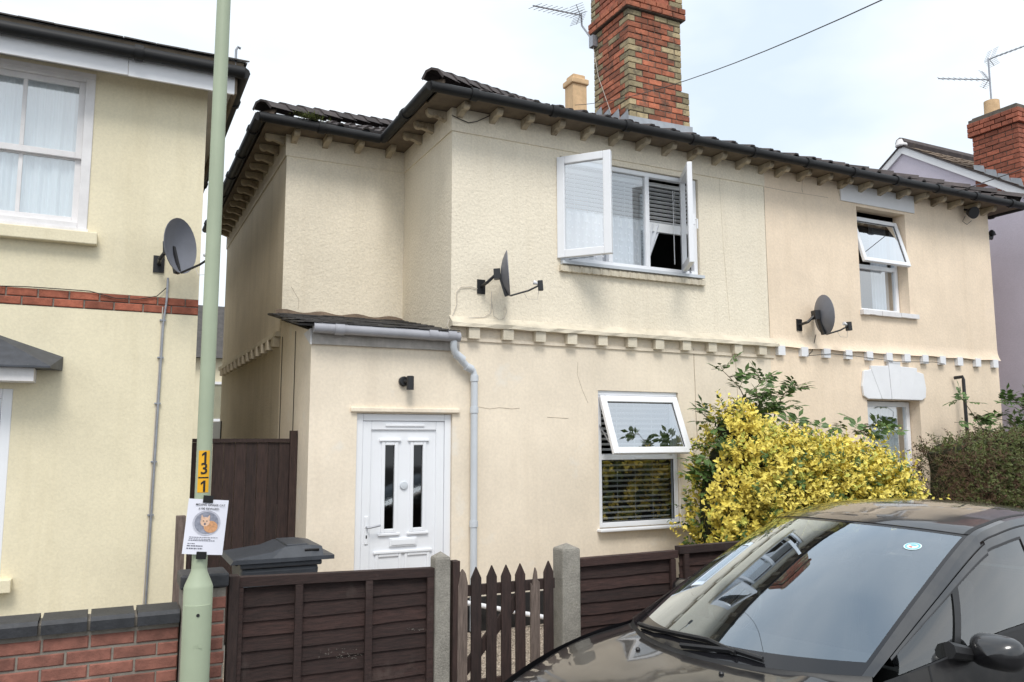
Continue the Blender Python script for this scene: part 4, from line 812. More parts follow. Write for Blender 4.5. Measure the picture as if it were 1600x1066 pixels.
cd = MB(); cd.tube([(cp,FL-.02,3.31),(cp-.003,FL-.03,3.1),(cp-.02,FL-.02,2.9),(cp-.05,FL-.02,.3)], .0095, 8)
for z in (2.93, 2.6, 2.2, 1.7, 1.25): cd.box(cp-.07+(z-1.25)*.012, cp-.02+(z-1.25)*.012, FL-.028, FL-.0, z-.006, z+.006)
cd.build('conduit', 'galv', YH); MB().tube([(cp-.03,FL-.012,3.05),(cp-.07,FL-.012,.3)], .005, 5).build('cable', 'cable_pale', YH)
cable('cable', [(0,447),(40,448),(100,452),(140,455),(180,466),(215,468),(245,463),(260,450)], FL-.02, 'cable_dark', None, .004, YH)
# house far behind in the gap
DH = empty('distant_house', (1.9, 26, 0), 'distant grey slate roofed house seen in the gap between the houses', 'house')
MB().box(-1.5, 4.5, 26, 31, 0, 4.3).build('wall', 'yellow_render', DH); MB().prism([(-1.8,25.7,4.3),(-1.8,31.3,4.3),(-1.8,28.5,6.3)], (6.6,0,0)).build('roof', 'slate', DH)
for x in (1.1, 2.6): w_ = MB(); frameY(w_, x, x+.9, 2.4, 3.6, 25.96, .08, .03); k = w_.build('window', 'white_paint', DH); pane(k, [(x+.08,25.98,2.48),(x+.82,25.98,2.48),(x+.82,25.98,3.52),(x+.08,25.98,3.52)])
# ============================================================ garden wall of brick
WY0 = 5.10
GW_ = empty('garden_wall', (-1, WY0, 0), 'low red brick garden wall with dark blue coping beside the lamp post', 'garden wall')
x0w, x1w = -2.4, .42
MB().box(x0w, x1w, WY0+.008, WY0+.20, 0, .868).build('mortar', 'mortar', GW_)
bw1 = brick_mesh(.215, .1, .064, 'brick_wall'); bwh = brick_mesh(.105, .1, .064, 'brick_wall'); rs = random.Random(12)
for c in range(11):
    x = x1w - (.112 if c % 2 else 0)
    if c % 2: inst('brick', bwh, V(x1w-.0525, WY0+.05, .04 + c*.0765), GW_)
    while x > x0w: inst('brick', bw1, V(x-.1075, WY0+.05+rs.uniform(-.003,.003), .04 + c*.0765 + rs.uniform(-.0015,.0015)), GW_); x -= .226
cpm = MB(); cpm.prism([(-.108,-.135,-.038),(-.108,.135,-.038),(-.108,.135,.012),(-.108,.115,.032),(-.108,-.115,.032),(-.108,-.135,.012)], (.216,0,0)); cpm = cpm.mesh('coping_brick', 'brick_blue')
x = x1w; k = 0
while x > x0w: inst('coping_brick', cpm, V(x-.108, WY0+.10, .907 + rs.uniform(-.003,.003)), GW_); x -= .232
MB().box(x0w, x1w, WY0+.0, WY0+.2, .868, .915).build('coping_mortar', 'mortar', GW_)
PR = empty('gate_pier', (.55, WY0, 0), 'red brick pier with dark blue cap between garden wall and lap fence', 'pier')
MB().box(.43, .664, WY0-.022, WY0+.202, 0, 1.04).build('mortar', 'mortar', PR)
bp = brick_mesh(.22, .1, .064, 'brick_wall'); bq = brick_mesh(.108, .1, .064, 'brick_wall')
for c in range(13):
    z = .04 + c*.0765
    if c % 2: inst('brick', bp, V(.547, WY0+.02, z), PR)
    else: inst('brick', bq, V(.491, WY0+.02, z), PR); inst('brick', bq, V(.612, WY0+.02, z), PR)
    inst('brick', bq, V(.547+.07, WY0+.135, z), PR)
MB().box(.415, .678, WY0-.045, WY0+.215, 1.045, 1.125).build('coping_brick', 'brick_blue', PR, bevel=.012)
# ============================================================ lap fence panels, posts, picket gate
def wavy_board(x0, x1, y, z0, z1, seed, lean=.016, th=.01):
    r = random.Random(seed); n = 14; ph = r.uniform(0, 6); b = MB(); vs = []
    for i in range(n+1):
        x = x0 + (x1-x0)*i/n; w_ = .0025*math.sin(ph + i*.5) + r.uniform(-.0015,.0015)
        vs += [(x, y-lean, z0+w_), (x, y, z1), (x, y+th, z1), (x, y-lean+th, z0+w_)]
    fs = []
    for i in range(n): fs += [(i*4+k, i*4+(k+1) % 4, (i+1)*4+(k+1) % 4, (i+1)*4+k) for k in range(4)]
    b.add(vs, fs + [(0,1,2,3), (n*4+3,n*4+2,n*4+1,n*4)]); return b
def lap_panel(x0, x1, y, zt0, zt1, label, battens, seed, zb=.06):
    t = empty('lap_fence_panel', ((x0+x1)/2, y, 0), label, 'fence panel', 'lap fence panels')
    n = 11; st_ = (min(zt0, zt1)-.05-zb)/n
    for i in range(n): wavy_board(x0+.02, x1-.02, y+.012, zb+i*st_-.012, zb+(i+1)*st_+.012, seed+i).build('slat', 'fence_brown', t)
    cap = MB(); cap.prism([(x0,y-.03,zt0-.055),(x1,y-.03,zt1-.055),(x1,y-.03,zt1),(x0,y-.03,zt0)], (0,.065,0)); cap.build('top_rail', 'fence_brown', t)
    for xb in battens:
        zt = zt0 + (zt1-zt0)*(xb-x0)/(x1-x0); MB().box(xb-.022, xb+.022, y-.035, y-.012, zb, zt-.058).build('batten', 'fence_brown', t)
    return t
fl0, fl1 = onY(357, 903, 5.12), onY(679, 887, 5.12)
xb = [onY(p, 980, 5.1).x for p in (372, 466, 576, 672)]
lap_panel(fl0.x+.06, fl1.x, 5.13, fl0.z, fl1.z, 'dark brown lap fence panel between the brick pier and the picket gate', xb, 100)
sc_ = MB(); rs = random.Random(77)
for (px, py, wd_, hh) in ((507,1022,10,7),(535,1021,22,8),(545,1024,20,5),(660,983,24,2)):
    for i in range(int(wd_*1.1)):
        c = onY(px+rs.uniform(-wd_,wd_), py+rs.uniform(-hh,hh), 5.108); s_ = rs.uniform(.001,.0035); sc_.quad(c+V(-s_,0,0), c+V(0,0,-s_*.6), c+V(s_*1.5,0,0), c+V(0,0,s_*.6))
t = empty('fence_post', (.70, 5.12, 0), 'dark brown timber fence post against the brick pier', 'fence post'); MB().box(.682, .74, 5.08, 5.16, 0, 1.10).build('post_shaft', 'fence_vert', t, bevel=.004)
o = sc_.build('paint_scuff', 'concrete'); o.parent = bpy.data.objects['lap_fence_panel']; o.location = o.location - WL['lap_fence_panel']
def conc_post(x0, x1, y, zt, label):
    t = empty('concrete_post', ((x0+x1)/2, y, 0), label, 'post', 'concrete fence posts'); w_ = x1-x0
    MB().box(x0, x1, y-.02, y-.02+w_, 0, zt).build('shaft', 'concrete', t, bevel=.01)
    c = V((x0+x1)/2, y-.02+w_/2, zt+.035); q = [(x0+.004,y-.016,zt),(x1-.004,y-.016,zt),(x1-.004,y-.024+w_,zt),(x0+.004,y-.024+w_,zt)]
    MB().add(q+[tuple(c)], [(0,1,4),(1,2,4),(2,3,4),(3,0,4)]).build('cap', 'concrete', t)
p1, p2 = onY(681, 870, 5.08), onY(706, 870, 5.08); conc_post(p1.x, p2.x-.006, 5.10, p1.z-.01, 'grey concrete post between the lap fence and the picket gate')
p3, p4 = onY(879, 858, 5.08), onY(908, 858, 5.08); conc_post(p3.x, p4.x-.006, 5.10, p3.z-.005, 'grey concrete post between the picket gate and the fence behind the car')
gp = onY(708.5, 877, 5.1); t = empty('gate_post', (gp.x, 5.12, 0), 'thin dark timber gate post beside the concrete post', 'post'); MB().box(gp.x-.005, gp.x+.045, 5.09, 5.16, 0, gp.z).build('post_shaft', 'fence_vert', t, bevel=.003)
GT = empty('picket_gate', (2.55, 5.12, 0), 'dark brown pointed picket gate with two weathered pale pickets', 'gate')
for i, (px, py) in enumerate(((721.5,889),(744,885.5),(767,883),(790.5,882),(812.5,880),(835,886.5),(855.6,876))):
    c = onY(px, py, 5.10); w_ = .036; zt = c.z; b = MB(); rr = random.Random(i)
    if i == 5: prof = [(-w_,.04),(w_,.04),(w_*.95,zt-.10),(w_*.5,zt-.085),(w_*.35,zt-.03),(.0,zt),(-w_*.3,zt-.05),(-w_*.6,zt-.12),(-w_*.95,zt-.10)]
    elif i == 0: prof = [(-w_,.04),(w_,.04),(w_,zt-.09),(w_*.6,zt-.03),(0,zt),(-w_*.5,zt-.03),(-w_*.9,zt-.11)]
    else: prof = [(-w_,.04),(w_,.04),(w_,zt-.075),(0,zt),(-w_,zt-.075)]
    sk = rr.uniform(-.004,.004)
    b.prism([(c.x+x+sk*z, 5.085, z) for x, z in prof], (0,.02,0)); b.build('picket', 'weathered_wood' if i in (0, 5) else 'fence_vert', GT, bevel=.002)
ra = onY(728, 922, 5.12); rb = onY(850, 915, 5.12)
for z in (ra.z, .28): MB().box(onY(716,920,5.1).x-.03, onY(858,920,5.1).x+.05, 5.106, 5.135, z-.04, z+.03).build('rail', 'fence_vert', GT, bevel=.002)
MB().bar((onY(716,920,5.1).x, 5.12, .32), (onY(815,920,5.1).x, 5.12, ra.z-.06), .07, .022, (0,1,0)).build('brace', 'fence_vert', GT)
f2 = onY(908, 873, 5.12).z
lap_panel(p4.x, 3.95, 5.14, f2, f2+.005, 'dark brown lap fence panel right of the concrete post beyond the gate', [3.9], 200)
lap_panel(3.96, 5.8, 5.13, f2+.035, f2+.04, 'dark brown lap fence panel below the yellow shrub behind the car', [4.02, 4.42, 5.0, 5.75], 300)
lap_panel(5.81, 8.6, 5.13, f2+.03, f2+.03, 'dark brown lap fence panel farther along behind the car roof', [5.9, 6.6, 7.4, 8.5], 400)
# tall side gate in the passage
SG = empty('side_gate', (1.15, 8.1, 0), 'tall dark brown boarded side gate in the passage beside the house', 'gate')
n = 9; xa, xb_ = .69, 1.60
for i in range(n): MB().box(xa+i*(xb_-xa)/n+.002, xa+(i+1)*(xb_-xa)/n-.002, 8.10 + (.004 if i % 2 else 0), 8.12, .04, 1.86).build('board', 'fence_vert', SG)
MB().box(xa, xb_, 8.085, 8.125, 1.861, 1.895).build('top_rail', 'fence_vert', SG); MB().box(1.60, 1.665, 8.06, 8.13, 0, onY(457, 673, 8.06).z).build('hinge_post', 'fence_vert', SG)
t = empty('timber_post', (.50, 6.6, 0), 'weathered brown timber post at the corner of the yellow house', 'post')
q = onY(287, 806, 6.6); MB().box(q.x-.05, q.x+.015, 6.58, 6.65, 0, q.z).build('post_shaft', 'weathered_wood', t, bevel=.004); MB().tube([(q.x+.05,6.62,0),(q.x+.05,6.62,q.z-.12)], .018, 8).build('side_rail', 'fence_vert', t)
# ============================================================ wheelie bin
BX0, BX1 = onY(374, 880, 6.45).x, onY(503, 880, 6.45).x; BY0 = 6.45; BZ = onY(430, 872, 6.45).z
BN = empty('wheelie_bin', ((BX0+BX1)/2, BY0+.29, 0), 'dark grey wheelie bin standing behind the lap fence', 'bin')
b = MB(); cxb = (BX0+BX1)/2; hw = (BX1-BX0)/2
def ring(s_, z): return [(cxb-hw*s_, BY0+.29-.29*s_, z), (cxb+hw*s_, BY0+.29-.29*s_, z), (cxb+hw*s_, BY0+.29+.29*s_, z), (cxb-hw*s_, BY0+.29+.29*s_, z)]
b.v = ring(.74, .06) + ring(.95, BZ-.07); b.f = [(0,3,2,1)] + [(i, (i+1) % 4, 4+(i+1) % 4, 4+i) for i in range(4)] + [(4,5,6,7)]; b.build('body', 'bin_grey', BN, bevel=.03)
MB().box(cxb-hw*.98, cxb+hw*1.0, BY0-.01, BY0+.59, BZ-.07, BZ-.03).build('rim', 'bin_grey', BN, bevel=.012)
ld = MB(); lx0, lx1 = onY(360, 870, 6.45).x, onY(521, 870, 6.45).x
pf = [(lx0,.0),(lx0+.02,.03),(lx0+.30,.07),(lx0+.40,.105),(lx1-.17,.11),(lx1-.085,.095),(lx1-.07,.04),(lx1,.032),(lx1,.0)]
for yy, s_ in ((BY0-.03, 0), (BY0+.03, 1), (BY0+.55, 1), (BY0+.61, 0)):
    ld.v += [(x, yy, BZ-.03 + (z if s_ else min(z, .03))) for x, z in pf]
n = len(pf)
for r_ in range(3): ld.f += [(r_*n+k, r_*n+k+1, (r_+1)*n+k+1, (r_+1)*n+k) for k in range(n-1)]
ld.f += [tuple(range(n)), tuple(3*n+k for k in range(n))[::-1], (0, n, 2*n, 3*n), (n-1, 2*n-1, 3*n-1, 4*n-1)]
lid = ld.build('lid', 'bin_grey', BN, bevel=.006)
MB().obox((lx1-.17, BY0+.006, BZ+.03), (.055,0,0), (0,.006,.003), (0,-.01,.022)).build('grip_recess', 'black_plastic', lid)
MB().box(lx0+.42, lx1-.19, BY0+.06, BY0+.52, BZ+.07, BZ+.088).build('lid_plate', 'bin_grey', lid, bevel=.006)
MB().tube([(lx0+.05,BY0+.02,BZ-.03),(lx0+.05,BY0+.56,BZ-.03)], .016, 8).build('handle', 'black_plastic', BN)
for yy in (BY0+.06, BY0+.52): MB().lathe([(0,-.025),(.1,-.025),(.1,.025),(0,.025)], (BX0+.12, yy, .10), 16, (0,1,0)).build('wheel', 'black_plastic', BN)
# ============================================================ lamp post with number plate
LPY = 4.86; c = onY(309.5, 930, LPY); LPX = c.x
zs = onY(309, 917, LPY).z; zs2 = onY(309, 893, LPY).z
LP = empty('lamp_post', (LPX, LPY, 0), 'pale green steel lamp post with yellow number plate', 'lamp post')
MB().lathe([(.076,0),(.076,zs),(.071,zs+.015),(.043,zs2),(.041,zs2+.02)], (LPX, LPY, 0), 28).build('base', 'lamp_green', LP, smooth=True)
MB().lathe([(.041,zs2+.015),(.041,3.),(.038,5.6),(.038,6.2)], (LPX, LPY, 0), 24).build('shaft', 'lamp_green', LP, smooth=True)
tocam = (V(0,0,0) - V(LPX, LPY, 0)).normalized(); side = V(0,0,1).cross(tocam)
def onpost(ang, r, z): d = tocam*math.cos(ang) + side*math.sin(ang); return V(LPX, LPY, z) + d*r
zd = onY(309, 943, LPY).z
dm_ = MB(); dm_.sheet(lambda u, v: onpost(-1.0 + u*2.0, .0785, .3 + v*(zd-.3)), 14, 2); dm_.sheet(lambda u, v: onpost(-1.0 + u*2.0, .0785 - .004*v, zd + .002*v), 14, 1); dd = dm_.build('door_panel', 'lamp_green', LP, smooth=True)
MB().lathe([(0,0),(.009,0),(.009,.003),(0,.003)], onpost(.05, .0785, onY(312, 957, LPY).z), 10, tuple(tocam)).build('lock', 'black_plastic', dd)
p_ = onpost(.1, .0790, onY(312, 1004, LPY).z); lg = MB()
for dx, hh in ((-.012,.018),(0,.018)): lg.bar(p_ + side*(dx-.01) + V(0,0,-.012), p_ + side*(dx+.002) + V(0,0,.012), .003, .0015, tuple(tocam)); lg.bar(p_ + side*(dx-.001) + V(0,0,.002), p_ + side*(dx+.010) + V(0,0,-.010), .003, .0015, tuple(tocam))
lg.bar(p_ + side*.002 + V(0,0,-.011), p_ + side*.022 + V(0,0,-.011), .003, .0015, tuple(tocam)); lg.build('maker_mark', 'lamp_green', dd)
z0p, z1p = onY(316, 769, LPY).z, onY(318, 704, LPY).z
MB().sheet(lambda u, v: onpost(-.72 + u*1.5, .0425, z0p + v*(z1p-z0p)), 10, 2).build('number_plate', 'label_yellow', LP, smooth=True)
hgt = z1p-z0p; npl = bpy.data.objects['number_plate']; fa_ = tocam*math.cos(.08) + side*math.sin(.08)
su = V(0,0,1).cross(fa_)
for ch, fr in (('1', .835), ('3', .555), ('1', .15)):
    if ch == '3': text('digit', ch, .086, 'ink', npl, onpost(.08, .0438, z0p + hgt*fr), su, (0,0,1), .0004, bold=.0012)
    else:
        o_ = onpost(.08, .0436, z0p + hgt*fr - .031); MB().prism([o_ + su*(x*.062) + V(0,0,z*.062) for x, z in ((-.03,0),(.15,0),(.15,1),(.0,1),(-.24,.80),(-.24,.64),(-.03,.76))], fa_*.0006).build('digit', 'ink', npl)
MB().sheet(lambda u, v: onpost(-.62 + u*1.3, .0432, z0p + hgt*(.335 + .035*v)), 8, 1).build('number_bar', 'ink', npl)
# poster
zc = onY(321, 822, LPY).z; pc = onpost(.22, .052, zc) + side*.012; tilt = math.radians(-3)
un = tocam; us = V(0,0,1).cross(un); up_ = V(0,0,1); us2 = us*math.cos(tilt) - up_*math.sin(tilt)*0 ; us2 = us; uv = (up_*math.cos(math.radians(2.5)) + us*math.sin(math.radians(4.5))).normalized(); us2 = uv.cross(un).normalized()
PO = empty('poster', pc - V(0,0,.148), 'white missing cat poster taped to the lamp post', 'poster')
def pp(u, v, o=0.): return pc + us2*u + uv*v + un*(o - .012*(u/.1)**2*.6)
b = MB(); b.sheet(lambda u, v: pp((u-.5)*.208, (v-.5)*.296), 12, 3); b.sheet(lambda u, v: pp((u-.5)*.208, (v-.5)*.296, -.0008), 12, 3); b.build('paper', 'paper', PO)
text('headline', 'MISSING GINGER CAT', .0155, 'ink', PO, pp(.012, .119, .003), us2, uv, .0002, bold=.00005); text('headline', '£100 REWARD', .0165, 'ink', PO, pp(.006, .098, .003), us2, uv, .0002, bold=.00005)
def disc(cu_, cv_, ru, rv, o, mt, nm, n=24): MB().add([pp(cu_ + ru*math.cos(2*math.pi*k/n), cv_ + rv*math.sin(2*math.pi*k/n), o) for k in range(n)], [tuple(range(n))]).build(nm, mt, PO)
disc(.002, .022, .072, .068, .0022, 'photo_soft', 'cat_photograph'); disc(.002, .022, .062, .059, .0027, 'photo_grey', 'photo_backdrop'); disc(.026, .002, .036, .032, .0032, 'ginger', 'cat_body'); disc(-.006, .028, .024, .025, .0037, 'ginger_pale', 'cat_head')
for sx in (-1, 1): MB().add([pp(-.006+sx*.008, .048, .0037), pp(-.006+sx*.024, .040, .0037), pp(-.006+sx*.021, .066, .0037)], [(0,1,2)]).build('cat_ear', 'ginger_pale', PO); disc(-.006+sx*.009, .032, .0035, .003, .0042, 'ink', 'cat_eye', 10)
disc(-.006, .016, .006, .006, .0042, 'ink_grey', 'cat_muzzle', 10)
rs = random.Random(15); lines = MB()
for (v_, u0, u1, hh) in ((-.056,-.078,.070,.0035),(-.065,-.078,.034,.0035),(-.073,-.080,.055,.0045),(-.090,-.082,-.045,.004),(-.102,-.084,-.004,.0065),(-.116,-.085,-.004,.0065)):
    u_ = u0
    while u_ < u1:
        w_ = rs.uniform(.004, .012); lines.add([pp(u_, v_-hh/2, .002), pp(min(u_+w_, u1), v_-hh/2, .002), pp(min(u_+w_, u1), v_+hh/2*.8, .002), pp(u_, v_+hh/2*.8, .002)], [(0,1,2,3)]); u_ += w_ + rs.uniform(.0015, .004)
lines.build('small_print', 'ink_grey', PO)
for v_ in (.150, -.152): MB().sheet(lambda u, v: pp(-.004 + (u-.5)*.052, v_ + (v-.5)*.040, .005), 4, 2).build('tape', 'tape', PO)
# ============================================================ plants
def leaf(vs, fs, p, d, n, L_, W_):
    s_ = d.cross(n); s_.normalize(); k = len(vs); m_ = p + d*L_*.5
    vs += [p, m_ + s_*W_*.5 + n*W_*.12, p + d*L_, m_ - s_*W_*.5 + n*W_*.12]; fs += [(k,k+1,k+2),(k,k+2,k+3)]
def rv(r): return V(r.gauss(0,1), r.gauss(0,1), r.gauss(0,1)).normalized()
def poly_in(poly, x, z):
    c = False; j = len(poly)-1
    for i in range(len(poly)):
        (xi, zi), (xj, zj) = poly[i], poly[j]
        if (zi > z) != (zj > z) and x < (xj-xi)*(z-zi)/(zj-zi) + xi: c = not c
        j = i
    return c
def edge_dist(poly, x, z):
    best = 9
    for (x0, z0), (x1, z1) in zip(poly, poly[1:]+poly[:1]):
        dx, dz = x1-x0, z1-z0; t = max(0, min(1, ((x-x0)*dx+(z-z0)*dz)/(dx*dx+dz*dz+1e-9))); best = min(best, math.hypot(x-x0-t*dx, z-z0-t*dz))
    return best
def shoot_bush(name, label, cat, px_poly, Y, thick, n_shoots, per, LL, WW, mats, seed, base, upbias=.6, slen=(.12,.26), stems=True, inset=.12):
    poly = [(onY(a, b, Y-thick*.3).x, onY(a, b, Y-thick*.3).z) for a, b in px_poly]; mx0 = (min(p[0] for p in poly)+max(p[0] for p in poly))/2; hw0 = (max(p[0] for p in poly)-min(p[0] for p in poly))/2; poly = [(mx0+(x-mx0)*(1-inset/hw0), z-.05) for x, z in poly]; xs = [p[0] for p in poly]; zs_ = [p[1] for p in poly]; r = random.Random(seed)
    root = empty(name, (sum(xs)/len(xs), Y, 0), label, cat); vs = {m: [] for m in mats}; fs = {m: [] for m in mats}; stm = MB(); made = 0
    while made < n_shoots:
        x = r.uniform(min(xs), max(xs)); z = r.uniform(min(zs_), max(zs_))
        if not poly_in(poly, x, z): continue
        made += 1
        ed = min(1., edge_dist(poly, x, z)/(thick*.9)); hd = thick*math.sqrt(max(.02, 1-(1-ed)**2)); f = r.choice((-1,-1,-1,-1,0,1)); y = Y + (hd*f*r.uniform(.75,1.0) if f else hd*r.uniform(-.8,.8))
        lump = .05*math.sin(x*9+1.3)*math.sin(z*11) ; y -= lump
        p = V(x, y, z); out = V((x-sum(xs)/len(xs))*.3, (y-Y)/max(hd,.05), .1).normalized(); d = (out*.7 + V(0,0,upbias) + rv(r)*.55).normalized(); ln = r.uniform(*slen)*(1.9 if r.random() < .025 else 1)
        m = mats[0] if (r.random() < .80 - .25*(f >= 0) - .12*(ed > .7 and r.random() < .5)) else r.choice(mats[1:])
        if stems and r.random() < .12: stm.tube([p - d*.1, p + d*ln*.9], [.004,.0015], 4, False)
        for k in range(per):
            t = (k+1)/per; q = p + d*ln*t + rv(r)*.008; ang = k*2.4; a_ = d.cross(rv(r)).normalized(); ld_ = (d*(.35+.4*t) + a_).normalized(); nn = ld_.cross(d.cross(ld_)).normalized(); nn = (d + rv(r)*.5).normalized()
            nn = (nn - ld_*nn.dot(ld_)).normalized(); sc = r.uniform(.5,1.25)*(1-.3*t); leaf(vs[m], fs[m], q, ld_, nn, LL*sc, WW*sc)
    stm.build('twigs', 'stem', root, kind='stuff')
    for i in range(7):
        stm = MB(); bx_ = sum(xs)/len(xs) + r.uniform(-.25,.25)*(max(xs)-min(xs)); stm.tube([(bx_,Y+r.uniform(-.1,.1),0),(bx_+r.uniform(-.15,.15),Y,.5),(bx_+r.uniform(-.5,.5),Y+r.uniform(-.2,.2),1.2)], [.022,.016,.006], 6); stm.build('stem', 'stem', root)
    cxm, czm = sum(xs)/len(xs), sum(zs_)/len(zs_); core = [(cxm+(x-cxm)*.86, Y-thick*.5, max(.05, czm+(z-czm)*.84)) for x, z in poly]; MB().prism(core, (0,thick,0)).build('filler_core', 'leaf_core', root)  # added solid dark core, stops views through the leaves
    for m in mats:
        b = MB(); b.v = [tuple(v) for v in vs[m]]; b.f = fs[m]
        if b.v: b.build('foliage', m, root, kind='stuff')
    return root
YP = [(1095,905),(1085,850),(1083,790),(1090,745),(1110,725),(1104,700),(1122,676),(1124,640),(1136,628),(1150,652),(1185,676),(1225,676),(1262,690),(1300,686),(1345,702),(1380,704),(1402,716),(1418,720),(1426,745),(1430,780),(1428,850),(1370,905)]
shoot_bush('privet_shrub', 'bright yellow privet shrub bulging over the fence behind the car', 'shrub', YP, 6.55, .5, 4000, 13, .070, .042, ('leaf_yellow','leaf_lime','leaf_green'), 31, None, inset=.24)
HP = [(1462,800),(1462,735),(1455,700),(1478,682),(1530,676),(1600,668),(1700,664),(1760,700),(1760,830)]
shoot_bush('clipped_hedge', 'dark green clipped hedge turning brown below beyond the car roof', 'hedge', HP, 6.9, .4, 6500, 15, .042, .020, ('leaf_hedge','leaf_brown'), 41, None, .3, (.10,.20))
hb_ = MB(); r = random.Random(9)
for i in range(2600):
    x = onY(r.uniform(1470,1700), 700, 6.5).x; z = r.uniform(1.1, 1.72); p = V(x, 6.42 + r.uniform(-.03,.25), z); d = (rv(r) + V(0,-.4,-.2)).normalized(); hb_.tube([p, p + d*r.uniform(.05,.13)], [.003,.001], 3, False)
hb_.build('dry_twigs', 'leaf_brown', bpy.data.objects['clipped_hedge'], kind='stuff')
tw = MB(); r = random.Random(19)
for i in range(26):
    p = onY(1468, r.uniform(682,770), 6.8); d = V(-1, r.uniform(-.5,.3), r.uniform(-.25,.35)).normalized(); tw.tube([p, p + d*r.uniform(.1,.32)], [.003,.001], 4, False)
tw.build('stray_twigs', 'stem', bpy.data.objects['clipped_hedge'], kind='stuff')
def elder(name, label, stems, Y, seed, low=None):
    r = random.Random(seed); root = empty(name, (stems[0][0][0] and onY(*stems[0][0], Y).x, Y, 0), label, 'shrub'); st_ = MB(); vs = []; fs = []
    def compound(p, d, n, L_):
        q = p
        st_.tube([p, p + d*L_], [.003,.0012], 4, False); sd_ = d.cross(n).normalized()
        for k, t in enumerate((.38,.62,.84)):
            for sg in (-1, 1): ld_ = (d*.55 + sd_*sg + V(0,0,-.25) + rv(r)*.12).normalized(); nn = (n + rv(r)*.25); nn = (nn - ld_*nn.dot(ld_)).normalized(); leaf(vs, fs, p + d*L_*t, ld_, nn, .11*r.uniform(.8,1.15), .046)
        leaf(vs, fs, p + d*L_, (d+V(0,0,-.2)).normalized(), n, .115, .048)
    for pts in stems:
        P = [onY(a, b, Y + r.uniform(-.08,.08)) for a, b in pts]; n_ = len(P); MB().tube(P, [.009 - .006*i/max(1,n_-1) for i in range(n_)], 5, False).build('stem', 'stem', root)
        for i in range(1, n_):
            m_ = 2 if i == n_-1 else 1
            for k in range(m_*3):
                p = P[i] + (P[i-1]-P[i])*r.uniform(0,.5); d = V(r.uniform(-1,1), r.uniform(-.9,.3), r.uniform(-.1,.6)).normalized(); n = (V(0,-.35,1) + rv(r)*.3); n = (n - d*n.dot(d)).normalized(); compound(p, d, n, r.uniform(.12,.2))
    for (px, py, sx, sy, cnt) in (low or []):
        for k in range(cnt):
            p = onY(r.gauss(px, sx), r.gauss(py, sy), Y + r.uniform(-.15,.2)); d = V(r.uniform(-1,1), r.uniform(-1,.2), r.uniform(-.2,.5)).normalized(); n = (V(0,-.4,1) + rv(r)*.4); n = (n - d*n.dot(d)).normalized(); compound(p, d, n, r.uniform(.1,.18))
    st_.build('leaf_stalks', 'stem', root, kind='stuff'); b = MB(); b.v = [tuple(v) for v in vs]; b.f = fs; b.build('foliage', 'leaf_green', root, kind='stuff'); return root
elder('elder_bush', 'dark green elder sprigs rising behind the yellow shrub', [[(1180,700),(1172,640),(1155,605),(1128,578)],[(1195,690),(1186,630),(1180,608),(1192,592)],[(1205,680),(1212,640),(1225,615),(1243,602)],[(1170,700),(1130,668),(1100,650)],[(1160,740),(1110,752),(1090,745)]], 6.75, 51, [(1195,640,18,14,30),(1150,655,24,14,30),(1105,745,10,12,12),(1115,690,14,14,12),(1255,668,16,8,14),(1345,674,22,7,16),(1372,672,12,6,8)])
elder('elder_bush', 'green elder sprigs sticking up behind the clipped hedge', [[(1560,700),(1535,670),(1515,640),(1502,622)],[(1600,690),(1580,660),(1545,650),(1530,660)],[(1640,690),(1610,650),(1585,625),(1560,630)],[(1660,700),(1615,640),(1600,610)]], 7.15, 52, [(1560,672,30,8,18),(1600,650,14,20,14)])
# ============================================================ parked car (local: x forward, y near side, z up from the road)
CARYAW = math.radians(10); CARX, CARY = 2.86, 3.58
CAR = empty('parked_car', (CARX, CARY, -.12), 'black family car parked in front of the fence and gate', 'car', local=True, rotz=math.pi + CARYAW)
def spline(keys, s):
    k = [a[0] for a in keys]; P = np.array([a[1:] for a in keys], float); i = max(0, min(len(k)-2, int(np.searchsorted(k, s) - 1))); t = (s-k[i])/(k[i+1]-k[i])
    def tang(j):
        if j == 0: return (P[1]-P[0])/(k[1]-k[0])
        if j == len(k)-1: return (P[-1]-P[-2])/(k[-1]-k[-2])
        return (P[j+1]-P[j-1])/(k[j+1]-k[j-1])
    h = k[i+1]-k[i]; m0, m1 = tang(i)*h, tang(i+1)*h
    return (2*t**3-3*t**2+1)*P[i] + (t**3-2*t**2+t)*m0 + (-2*t**3+3*t**2)*P[i+1] + (t**3-t**2)*m1
CK = [(0,.02,.0,.885),(.2,-.66,0,1.215),(.4,-1.36,0,1.495),(.5,-1.68,0,1.545),(.65,-2.1,0,1.575),(.85,-2.75,0,1.56),(1.,-3.3,0,1.51)]
EK = [(0,-.34,.80,.885),(.2,-1.02,.75,1.17),(.4,-1.70,.70,1.432),(.5,-1.92,.70,1.475),(.65,-2.25,.70,1.505),(.85,-2.8,.69,1.50),(1.,-3.28,.59,1.44)]
BK = [(0,-.30,.83,.86),(.2,-.85,.885,.90),(.4,-1.45,.905,.94),(.5,-1.72,.91,.945),(.65,-2.12,.91,.955),(.85,-2.77,.90,.99),(1.,-3.38,.80,1.05)]
def canopy(s, t, off=0.):
    C, E_ = spline(CK, s), spline(EK, s); a = abs(t); p = V(C[0] + (E_[0]-C[0])*a**2.2, E_[1]*t, C[2] + (E_[2]-C[2])*a**2.4); return p + V(.45,0,.9)*off
def flank(s, q, sg=1, off=0.):
    E_, B_ = spline(EK, s), spline(BK, s); y = E_[1] + (B_[1]-E_[1])*(q**.85); return V(E_[0] + (B_[0]-E_[0])*q, sg*(y + off + .012*math.sin(math.pi*q)), E_[2] + (B_[2]-E_[2])*q)
